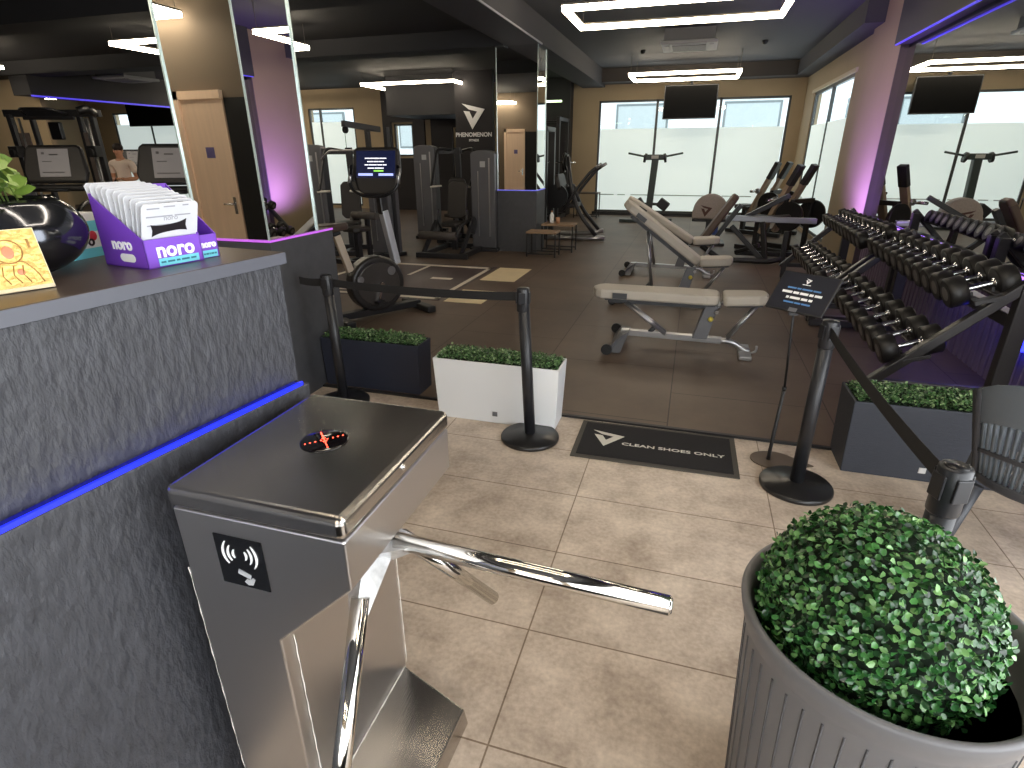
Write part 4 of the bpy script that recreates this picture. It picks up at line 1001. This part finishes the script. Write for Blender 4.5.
# ================================================================= treadmills behind the counter
def treadmill(label, x, y, rz=0.):
    t = thing('treadmill', label, 'treadmill', (x, y, ZF), rz, 'treadmills behind the reception counter')
    MB().box(-.36, .36, -1.7, .1, .05, .17).box(-.42, .42, -.15, .3, 0, .26).build('deck', BLACK, t, bevel=.015)
    MB().box(-.25, .25, -1.66, -.15, .17, .178).build('running_belt', RUBBER, t)
    for s in (-1, 1):
        MB().bar((s*.40, .12, .2), (s*.33, .0, 1.22), .06, .1, (0, 1, 0)).build('upright', MGREY, t, bevel=.01)
        MB().tube(fillet([(s*.34, .0, 1.12), (s*.37, -.35, 1.06), (s*.37, -.5, .96)], .08), .024, 10).build('handrail', BLACK2, t)
    M = Matrix.Translation((0, .02, 1.48)) @ Matrix.Rotation(R(90-14), 4, 'X')
    mb = MB(); mb.M = M; mb.prism([(-.30, .19), (-.345, -.08), (-.31, -.2), (.31, -.2), (.345, -.08), (.30, .19), (.25, .22), (-.25, .22)], 'z', -.06, 0); mb.build('console', BK, t, bevel=.03, seg=3)
    mb = MB(); mb.M = M; mb.box(-.16, .16, -.13, .17, 0, .004); s_ = mb.build('screen', mat('treadmill_screen', rgb(104, 97, 93), .3, emit=(.8, .74, .7, 1), strength=.06), t)
    mb = MB(); mb.M = M; mb.box(-.12, -.09, .11, .135, .004, .006).box(-.04, .05, .10, .115, .004, .006).box(-.13, .1, -.09, -.08, .004, .006).box(-.12, -.02, .03, .038, .004, .006); mb.build('screen_print', mat('screen_dark_print', rgb(84, 78, 78), .5), s_)
    MB().box(-.34, .34, -.16, .06, 1.2, 1.27).build('console_tray', BLACK, t, bevel=.03, seg=3)
    MB().tube([(-.2, -.2, 1.22), (.2, -.2, 1.22)], .02, 10).build('front_bar', BLACK2, t)
    return t
treadmill('treadmill with a pale console screen at the left, behind the leafy plant', -6.95, 5.0, R(24))
treadmill('treadmill with a pale console screen, just left of the near mirrored column', -5.3, 5.0, R(24))
treadmill('treadmill far behind, beside the standing person', -12.8, 11.15, R(30))

# ================================================================= cable machine at the left
t = thing('cable_machine', 'tall black dual-tower cable machine behind the treadmills at the left', 'exercise machine', (-9.75, 7.2, ZF), R(20)); t.scale = (.76, 1, 1.03)
for s in (-1, 1):
    o = MB().bar((s*.82, 0, 0), (s*.82, 0, 2.1), .09, .09, (0, 1, 0)).bar((s*.48, .1, 0), (s*.48, .1, 2.12), .08, .08, (0, 1, 0)).box(s*.65-.3, s*.65+.3, -.3, .35, 0, .07).build('tower_frame', MFR, t, bevel=.008)
    MB().tube([(s*.66, .0, .1), (s*.66, .0, 2.05)], .02, 10).tube([(s*.74, -.05, .1), (s*.74, -.05, 2.05)], .02, 10).build('guide_rod', SILVER, t)
    MB().box(s*.65-.12, s*.65+.12, .02, .16, .1, .95).build('weight_stack', BLACK2, t, bevel=.004)
    MB().box(s*.78-.09, s*.78+.09, -.2, -.02, 1.5, 1.66).tube([(s*.78, -.24, 1.56), (s*.78, -.14, 1.56)], .06, 16).build('pulley_carriage', BLACK, t, bevel=.01)
    MB().box(s*.65-.1, s*.65+.1, -.003, .02, 1.0, 1.85).build('side_panel', mat('smoky_panel', rgb(120, 108, 100), .3), t)
    MB().tube(fillet([(s*.95, -.1, 2.12), (s*.98, -.28, 2.16), (s*.88, -.4, 2.12)], .06), .06, 12).build('top_pulley_cover', BLACK2, t)
MB().bar((-.95, .05, 2.12), (.95, .05, 2.12), .09, .1).bar((-.5, -.06, 2.05), (.5, -.06, 2.05), .05, .05).build('top_beam', MFR, t, bevel=.008)
MB().tube(fillet([(-.42, -.1, 2.1), (-.3, -.35, 2.16), (.3, -.35, 2.16), (.42, -.1, 2.1)], .1), .02, 10).build('pull_up_bar', BLACK, t)
MB().box(-.12, .12, -.0, .08, 1.75, 2.0).build('centre_shield', BLACK2, t, bevel=.02)

# ================================================================= standing person far left
def skin(name, m, parent, pts, edges, root=0, sub=2):
    me = bpy.data.meshes.new(name); me.from_pydata([p[:3] for p in pts], edges, []); me.update()
    o = bpy.data.objects.new(name, me); COL.objects.link(o); o.parent = parent
    md = o.modifiers.new('skin', 'SKIN'); md.use_smooth_shade = True
    for i, p in enumerate(pts):
        r = p[3]; me.skin_vertices[0].data[i].radius = (r, r*(p[4] if len(p) > 4 else 1)); me.skin_vertices[0].data[i].use_root = (i == root)
    s = o.modifiers.new('sub', 'SUBSURF'); s.levels = sub; s.render_levels = sub
    me.materials.append(m); return o
SKIN = mat('skin', rgb(206, 150, 118), .55)
t = thing('person', 'person in a pale shirt standing at the far left with forearms raised', 'person', (-10.75, 9.05, ZF), R(200))
P_ = [(0, 0, .96, .125, .85), (0, 0, 1.12, .12, .8), (0, 0, 1.30, .135, .8), (0, 0, 1.43, .10, .8), (0, .0, 1.52, .052), (0, .02, 1.60, .075), (0, .02, 1.70, .07),
      (.19, 0, 1.42, .058), (.23, -.0, 1.14, .043), (.14, .24, 1.13, .034), (.12, .32, 1.15, .03),
      (-.19, 0, 1.42, .058), (-.23, -.0, 1.14, .043), (-.14, .24, 1.13, .034), (-.12, .32, 1.15, .03),
      (.1, 0, .88, .095), (.11, .02, .50, .062), (.11, -.01, .09, .045), (.11, .13, .04, .04),
      (-.1, 0, .88, .095), (-.11, .02, .50, .062), (-.11, -.01, .09, .045), (-.11, .13, .04, .04)]
E_ = [(0, 1), (1, 2), (2, 3), (3, 4), (4, 5), (5, 6), (3, 7), (7, 8), (8, 9), (9, 10), (3, 11), (11, 12), (12, 13), (13, 14), (0, 15), (15, 16), (16, 17), (17, 18), (0, 19), (19, 20), (20, 21), (21, 22)]
body = skin('body', SKIN, t, P_, E_)
SHIRT = mat('pale_shirt', rgb(232, 214, 200), .8); TROU = mat('dark_trousers', rgb(36, 36, 42), .8)
skin('shirt', SHIRT, t, [(0, 0, .93, .15, .85), (0, 0, 1.12, .137, .85), (0, 0, 1.30, .152, .82), (0, 0, 1.43, .115, .85), (.19, 0, 1.42, .075), (.225, 0, 1.22, .065), (-.19, 0, 1.42, .075), (-.225, 0, 1.22, .065)], [(0, 1), (1, 2), (2, 3), (3, 4), (4, 5), (3, 6), (6, 7)])
skin('trousers', TROU, t, [(0, 0, .95, .14, .85), (.1, 0, .86, .108), (.11, .02, .5, .078), (.11, -.01, .1, .06), (-.1, 0, .86, .108), (-.11, .02, .5, .078), (-.11, -.01, .1, .06)], [(0, 1), (1, 2), (2, 3), (0, 4), (4, 5), (5, 6)])
MB().sphere((0, 0, 1.705), .095, 18, 12, (.92, 1.05, .85)).build('hair', mat('dark_hair', rgb(40, 30, 26), .7), t)
mb = MB(); mb.sphere((0, .105, 1.63), .016, 10, 8, (.8, 1, 1.4))
for s in (-1, 1): mb.sphere((s*.083, .015, 1.64), .02, 10, 8, (.5, 1, 1.4))
mb.build('face_features', SKIN, t)
mb = MB()
for s in (-1, 1): mb.sphere((s*.03, .09, 1.665), .009, 8, 6)
mb.build('eyes', BLACK, t)
MB().tube([(-.025, .092, 1.59), (0, .097, 1.587), (.025, .092, 1.59)], .005, 6).build('mouth', mat('lips', rgb(160, 92, 84), .5), t)
for s in (-1, 1):
    MB().sphere((s*.12, .36, 1.155), .035, 12, 8, (.8, 1.2, .5)).build('palm', SKIN, t)
    for k in range(4):
        MB().tube([(s*.12+(k-1.5)*.017, .39, 1.16), (s*.12+(k-1.5)*.018, .425+.006*(k % 2), 1.155), (s*.12+(k-1.5)*.018, .445, 1.135)], [.009, .0085, .007], 8).build('finger', SKIN, t)
    MB().tube([(s*.12-s*.028, .35, 1.16), (s*.12-s*.05, .375, 1.165), (s*.12-s*.052, .40, 1.16)], [.010, .009, .0075], 8).build('thumb', SKIN, t)
    MB().sphere((s*.11, .08, .05), .06, 12, 8, (.8, 2.2, .85)).build('shoe', BLACK, t)

# ================================================================= stools, table, bottle near the far column
OAK = mat('pale_wood', rgb(150, 124, 98), .5, noise=(6, .15, (1, 8, 1)))
def side_table(label, x, y, w_, d_, h, rz=0, cat='table', name='nesting_table', m=OAK):
    t = thing(name, label, cat, (x, y, ZF), rz, None)
    MB().box(-w_/2, w_/2, -d_/2, d_/2, h-.03, h).build('table_top', m, t, bevel=.004)
    for sx in (-1, 1):
        for sy in (-1, 1): MB().box(sx*(w_/2-.015)-.011, sx*(w_/2-.015)+.011, sy*(d_/2-.015)-.011, sy*(d_/2-.015)+.011, 0, h-.03).build('leg', BLACK, t)
    for s in (-1, 1): MB().box(-w_/2+.01, w_/2-.01, s*(d_/2-.015)-.01, s*(d_/2-.015)+.01, .04, .06).build('foot_rail', BLACK, t)
    return t
side_table('front low wooden table with black legs at the far mirrored column', -2.27, 9.15, .5, .34, .40)
side_table('rear slightly taller wooden table behind it, carrying a white bottle', -2.13, 9.72, .55, .36, .46)
t = thing('water_bottle', 'small white bottle on the rear wooden table by the far column', 'bottle', (-2.27, 9.74, ZF+.46))
MB().lathe([(0, 0), (.035, 0), (.037, .01), (.037, .13), (.02, .16), (.016, .175), (0, .175)], 18).build('bottle_body', mat('white_bottle', rgb(226, 226, 222), .4), t)
MB().lathe([(0, .175), (.02, .175), (.02, .2), (0, .2)], 14).build('cap', mat('brown_cap', rgb(150, 110, 84), .5), t)
t = thing('paper_cup', 'small brown cup beside the white bottle', 'cup', (-2.15, 9.68, ZF+.46)); MB().lathe([(0, 0), (.03, 0), (.04, .1), (.037, .1), (.028, .01), (0, .01)], 18).build('cup_body', mat('brown_cup', rgb(170, 126, 96), .6), t)
side_table('small black wire table against the beige strip left of the window wall', -2.62, 15.2, .62, .45, .62, 0, 'table', 'wire_table', mat('dark_table_top', rgb(70, 60, 52), .4))

# stair climber / lever machine beside the tables
t = thing('squat_lever_machine', 'black and silver lever machine with angled feet, beyond the wooden tables', 'exercise machine', (-2.15, 11.3, ZF), R(0))
MB().tube(fillet([(-.55, -.3, .04), (.3, -.3, .05), (.62, -.3, .06)], .08), .045, 12).tube(fillet([(-.55, .35, .04), (.2, .35, .06), (.5, .35, .12)], .08), .045, 12).build('base_foot', SILVER, t)
MB().tube(fillet([(.45, -.3, .10), (.1, -.25, .5), (-.1, -.1, .95), (-.2, 0, 1.5)], .2), .04, 12).tube(fillet([(.4, .35, .14), (.05, .3, .55), (-.1, .1, 1.0)], .2), .035, 12).build('frame_tube', MFR, t)
for s in (-1, 1):
    o = MB().tube(fillet([(-.2, s*.25, .55), (.05, s*.28, .95), (.3, s*.3, 1.25), (.45, s*.3, 1.35)], .15), .028, 10).build('lever', MFR, t)
    MB().tube([(.40, s*.3, 1.32), (.50, s*.3, 1.38)], .03, 10).build('hand_grip', SILVER, o)
pad(MB(), Matrix.Translation((-.32, 0, 1.05)) @ Matrix.Rotation(R(75), 4, 'Y'), .3, .6, .08).build('back_pad', DARKUP, t, bevel=.02)
pad(MB(), Matrix.Translation((-.1, 0, .62)) @ Matrix.Rotation(R(-10), 4, 'Y'), .34, .36, .08).build('seat', DARKUP, t, bevel=.02)
for s in (-1, 1): MB().tube([(-.35, s*.2, .8), (-.35, s*.26, .8)], .22, 24).build('weight_plate', BLACK2, t)
for s in (-1, 1): MB().box(-.62, -.52, s*.3-.05, s*.3+.05, 0, 2.0).build('rear_post', BLACK, t, bevel=.006)
MB().box(-.62, -.52, -.35, .35, 1.94, 2.02).build('top_bar', BLACK, t, bevel=.006)

# tall dark rack seen in the gap right of the far column
t = thing('power_rack', 'tall black rack standing in the dark gap beside the far mirrored column', 'rack', (-3.75, 14.7, ZF))
for x in (-.55, .55):
    for y in (-.5, .5): MB().box(x-.04, x+.04, y-.04, y+.04, 0, 2.35).build('upright', BLACK, t, bevel=.005)
for z in (.06, 2.31):
    for y in (-.5, .5): MB().box(-.55, .55, y-.03, y+.03, z-.04, z+.04).build('cross_bar', BLACK, t)
    for x in (-.55, .55): MB().box(x-.03, x+.03, -.5, .5, z-.04, z+.04).build('side_bar', BLACK, t)
MB().tube([(-1.0, -.56, 1.35), (1.0, -.56, 1.35)], .014, 10).build('barbell', CHROME, t)
for s in (-1, 1):
    for k in range(2): MB().tube([(s*(.72+k*.06), -.56, 1.35), (s*(.76+k*.06), -.56, 1.35)], .22-.03*k, 24).build('weight_plate', BLACK2, t)
setp(MB().box(-4.4, -3.3, 14.9, 14.96, 2.72, 2.76).build('led_bar', mat('greenish_led', (.8, 1, .6, 1), .5, emit=(.75, 1, .55, 1), strength=2.0)), 'thin greenish light bar in the dark gap beside the far column', 'ceiling light')

# ================================================================= row machine by the window
t = thing('row_machine', 'dark plate-loaded row machine with spread handles in front of the windows', 'exercise machine', (-1.0, 14.4, ZF))
GREENISH = mat('dark_green_frame', rgb(44, 54, 50), .4)
MB().bar((-.65, -.1, .04), (.15, -.1, .04), .09, .07).bar((-.1, .0, .04), (.55, .3, .04), .09, .07).bar((0, -.15, .04), (0, .5, .04), .09, .07).build('base', GREENISH, t, bevel=.01)
MB().bar((0, .1, .05), (.07, .1, 1.45), .15, .16, (0, 1, 0)).build('column', GREENISH, t, bevel=.015)
MB().box(-.2, .32, .02, .18, 1.4, 1.52).build('head', GREENISH, t, bevel=.02)
MB().box(-.02, .14, .0, .02, 1.43, 1.5).build('plate', mat('grey_plate', rgb(170, 168, 160), .5), t)
for s in (-1, 1):
    o = MB().tube([(.06+s*.2, .1, 1.47), (.06+s*.62, .06, 1.55)], .022, 10).build('handle_bar', GREENISH, t)
    MB().tube([(.06+s*.2, .1, 1.44), (.06+s*.25, .1, 1.45)], .1, 18).build('pivot_disc', BLACK, t)
    mb = MB(); mb.M = Matrix.Translation((.05+s*.29, .0, .42)) @ Matrix.Rotation(R(s*35), 4, 'Y'); mb.box(-.13, .13, -.1, .1, -.11, .11); mb.build('knee_pad', BLACK, t, bevel=.03, seg=3)
    MB().bar((.05, .1, .42), (.05+s*.25, .03, .42), .06, .06).build('pad_arm', GREENISH, t)

# ================================================================= plate-loaded lever machine and leg presses by the pillar
t = thing('incline_lever_bench', 'dark bench with reclined brown backrest and long horizontal beam, behind the grey benches', 'exercise machine', (.75, 9.6, ZF))
mb = MB(); mb.M = Matrix.Translation((-.36, -.4, .64)) @ Matrix.Rotation(R(-58), 4, 'Y'); mb.prism([(-.40, -.12), (-.34, -.16), (.34, -.16), (.42, -.1), (.42, .1), (.34, .16), (-.34, .16), (-.40, .12)], 'z', -.05, .05); mb.build('backrest', mat('brown_pad', rgb(74, 58, 48), .5), t, bevel=.03, seg=3)
mb = MB(); mb.M = Matrix.Translation((-.30, -.4, .61)) @ Matrix.Rotation(R(-58), 4, 'Y'); mb.box(-.36, .34, -.06, .06, -.10, -.04); mb.build('backrest_carrier', BLACK, t)
MB().bar((-.25, -.3, .66), (1.0, -.25, .64), .09, .08).build('long_beam', mat('beam_silver', rgb(150, 152, 156), .3, .6), t, bevel=.01)
MB().bar((.1, .1, .62), (.7, .15, .66), .12, .05).build('side_pad', DARKUP, t, bevel=.015)
MB().tube(fillet([(-.55, -.35, .25), (-.25, -.4, .06), (.45, -.4, .06), (.6, -.38, .1)], .1), .04, 12).bar((-.15, -.3, .55), (.35, -.35, .06), .06, .07).bar((.28, -.3, .62), (.38, -.35, .08), .06, .07).bar((.62, -.35, 0), (.62, -.35, .5), .07, .07, (0, 1, 0)).build('frame', BLACK, t, bevel=.008)
MB().bar((.0, .2, .08), (1.2, .2, .08), .07, .07).bar((.0, .2, .08), (.3, -.1, .25), .06, .06).build('rear_frame', BLACK, t, bevel=.008)
MB().bar((.05, -.1, .66), (.62, -.05, .98), .07, .07).build('lever_bar', BLACK, t, bevel=.008)
MB().box(-.42, -.34, -.42, -.34, .42, .6).build('pop_pin_housing', mat('blue_knob', rgb(50, 70, 140), .5), t, bevel=.01)
t = thing('rounded_shield', 'rounded grey padded shield with a dark triangle logo behind the incline bench', 'exercise machine', (.33, 11.2, ZF))
pl = [(-.31, .45), (.31, .45), (.31, .58)]+[(.30*math.cos(R(a)), .58+.30*math.sin(R(a))) for a in range(5, 176, 10)]+[(-.31, .58)]
MB().prism(pl, 'y', -.1, .1).build('shield', mat('grey_shield', rgb(150, 140, 132), .6, noise=(40, .1)), t, bevel=.03, seg=3)
mb = MB(); add_logo(mb, frameM((-.08, -.101, .60), (1, 0, 0), (0, 0, 1)), .2, .003); mb.build('emblem', mat('brown_logo', rgb(74, 44, 36), .6), t)
MB().box(-.3, .3, -.08, .08, .40, .45).bar((0, 0, 0), (0, 0, .42), .1, .1, (0, 1, 0)).box(-.3, .3, -.25, .25, 0, .05).build('stand', BLACK, t, bevel=.01)

def leg_press(label, x, y, rz=0.):
    t = thing('lever_press_machine', label, 'exercise machine', (x, y, ZF), rz, 'plate-loaded lever machines by the pillar')
    for s in (-1, 1):
        o = MB().bar((-.22, s*.2, .30), (.28, s*.2, 1.36), .07, .13, (0, 1, 0)).build('lever_arm', mat('lever_beige', rgb(150, 132, 112), .4, .2), t, bevel=.008)
        MB().bar((.15, s*.2, 1.08), (.29, s*.2, 1.38), .08, .145, (0, 1, 0)).tube([(.25, s*.2-.046, 1.29), (.25, s*.2+.046, 1.29)], .02, 12).build('lever_head', BLACK, o, bevel=.008)
        MB().tube([(-.02, s*.28, .85), (-.02, s*.5, .85)], .025, 12).build('weight_horn', CHROME, t)
        MB().tube([(-.02, s*.24, .85), (-.02, s*.29, .85)], .05, 14).build('collar', SILVER, t)
        MB().tube([(.3, s*.3, .62), (.3, s*.36, .62)], .225, 26).tube([(.3, s*.29, .62), (.3, s*.37, .62)], .03, 12).build('weight_plate', BLACK2, t)
        MB().bar((-.6, s*.3, .05), (.6, s*.3, .05), .08, .08).bar((.3, s*.25, .05), (.3, s*.25, .85), .07, .07, (0, 1, 0)).build('base_rail', BLACK, t, bevel=.008)
    MB().bar((-.2, -.3, .5), (-.2, .3, .5), .07, .07).build('cross_frame', BLACK, t); MB().bar((.3, -.3, .84), (.3, .3, .84), .07, .07).build('cross_frame', BLACK, t)
    pad(MB(), Matrix.Translation((-.42, 0, .52)) @ Matrix.Rotation(R(0), 4, 'X'), .34, .4, .08).build('seat', DARKUP, t, bevel=.02)
    MB().bar((-.42, 0, .05), (-.42, 0, .48), .08, .08, (0, 1, 0)).build('seat_post', BLACK, t)
    return t
leg_press('plate-loaded lever machine nearer the pillar, two beige arms with black heads', 1.46, 10.6, R(-38))
leg_press('plate-loaded lever machine farther from the pillar, two beige arms with black heads', 1.40, 12.9, R(-38))

# ================================================================= lifting platform inlay on the floor
t = thing('lifting_platform', 'lifting platform with cream plates and white outlines let into the dark floor', 'platform', (-3.4, 6.9, ZF))
CREAM = mat('cream_board', rgb(226, 206, 166), .5, noise=(5, .05)); LINE = mat('white_floor_line', rgb(214, 204, 188), .6)
MB().box(-4.75, -2.68, 5.86, 7.98, ZF, ZF+.003).build('board', mat('platform_brown', rgb(74, 62, 60), .5), t, True)
MB().box(-2.62, -2.16, 5.84, 6.46, ZF, ZF+.004).build('cream_plate', CREAM, t, True)
MB().box(-2.62, -2.14, 7.06, 7.95, ZF, ZF+.004).build('cream_plate', CREAM, t, True)
mb = MB()
for (a, b, c, d_) in ((-4.7, 7.80, -2.72, 7.90), (-4.7, 5.90, -2.72, 5.97), (-4.7, 6.06, -2.9, 6.11), (-2.78, 5.9, -2.72, 7.9), (-4.7, 5.9, -4.64, 7.9)): mb.box(a, c, b, d_, ZF+.003, ZF+.005)
mb.box(-3.72, -3.67, 7.1, 7.78, ZF+.003, ZF+.005).box(-3.3, -3.0, 6.95, 7.05, ZF+.003, ZF+.005)
mb.build('outline', LINE, t, True)
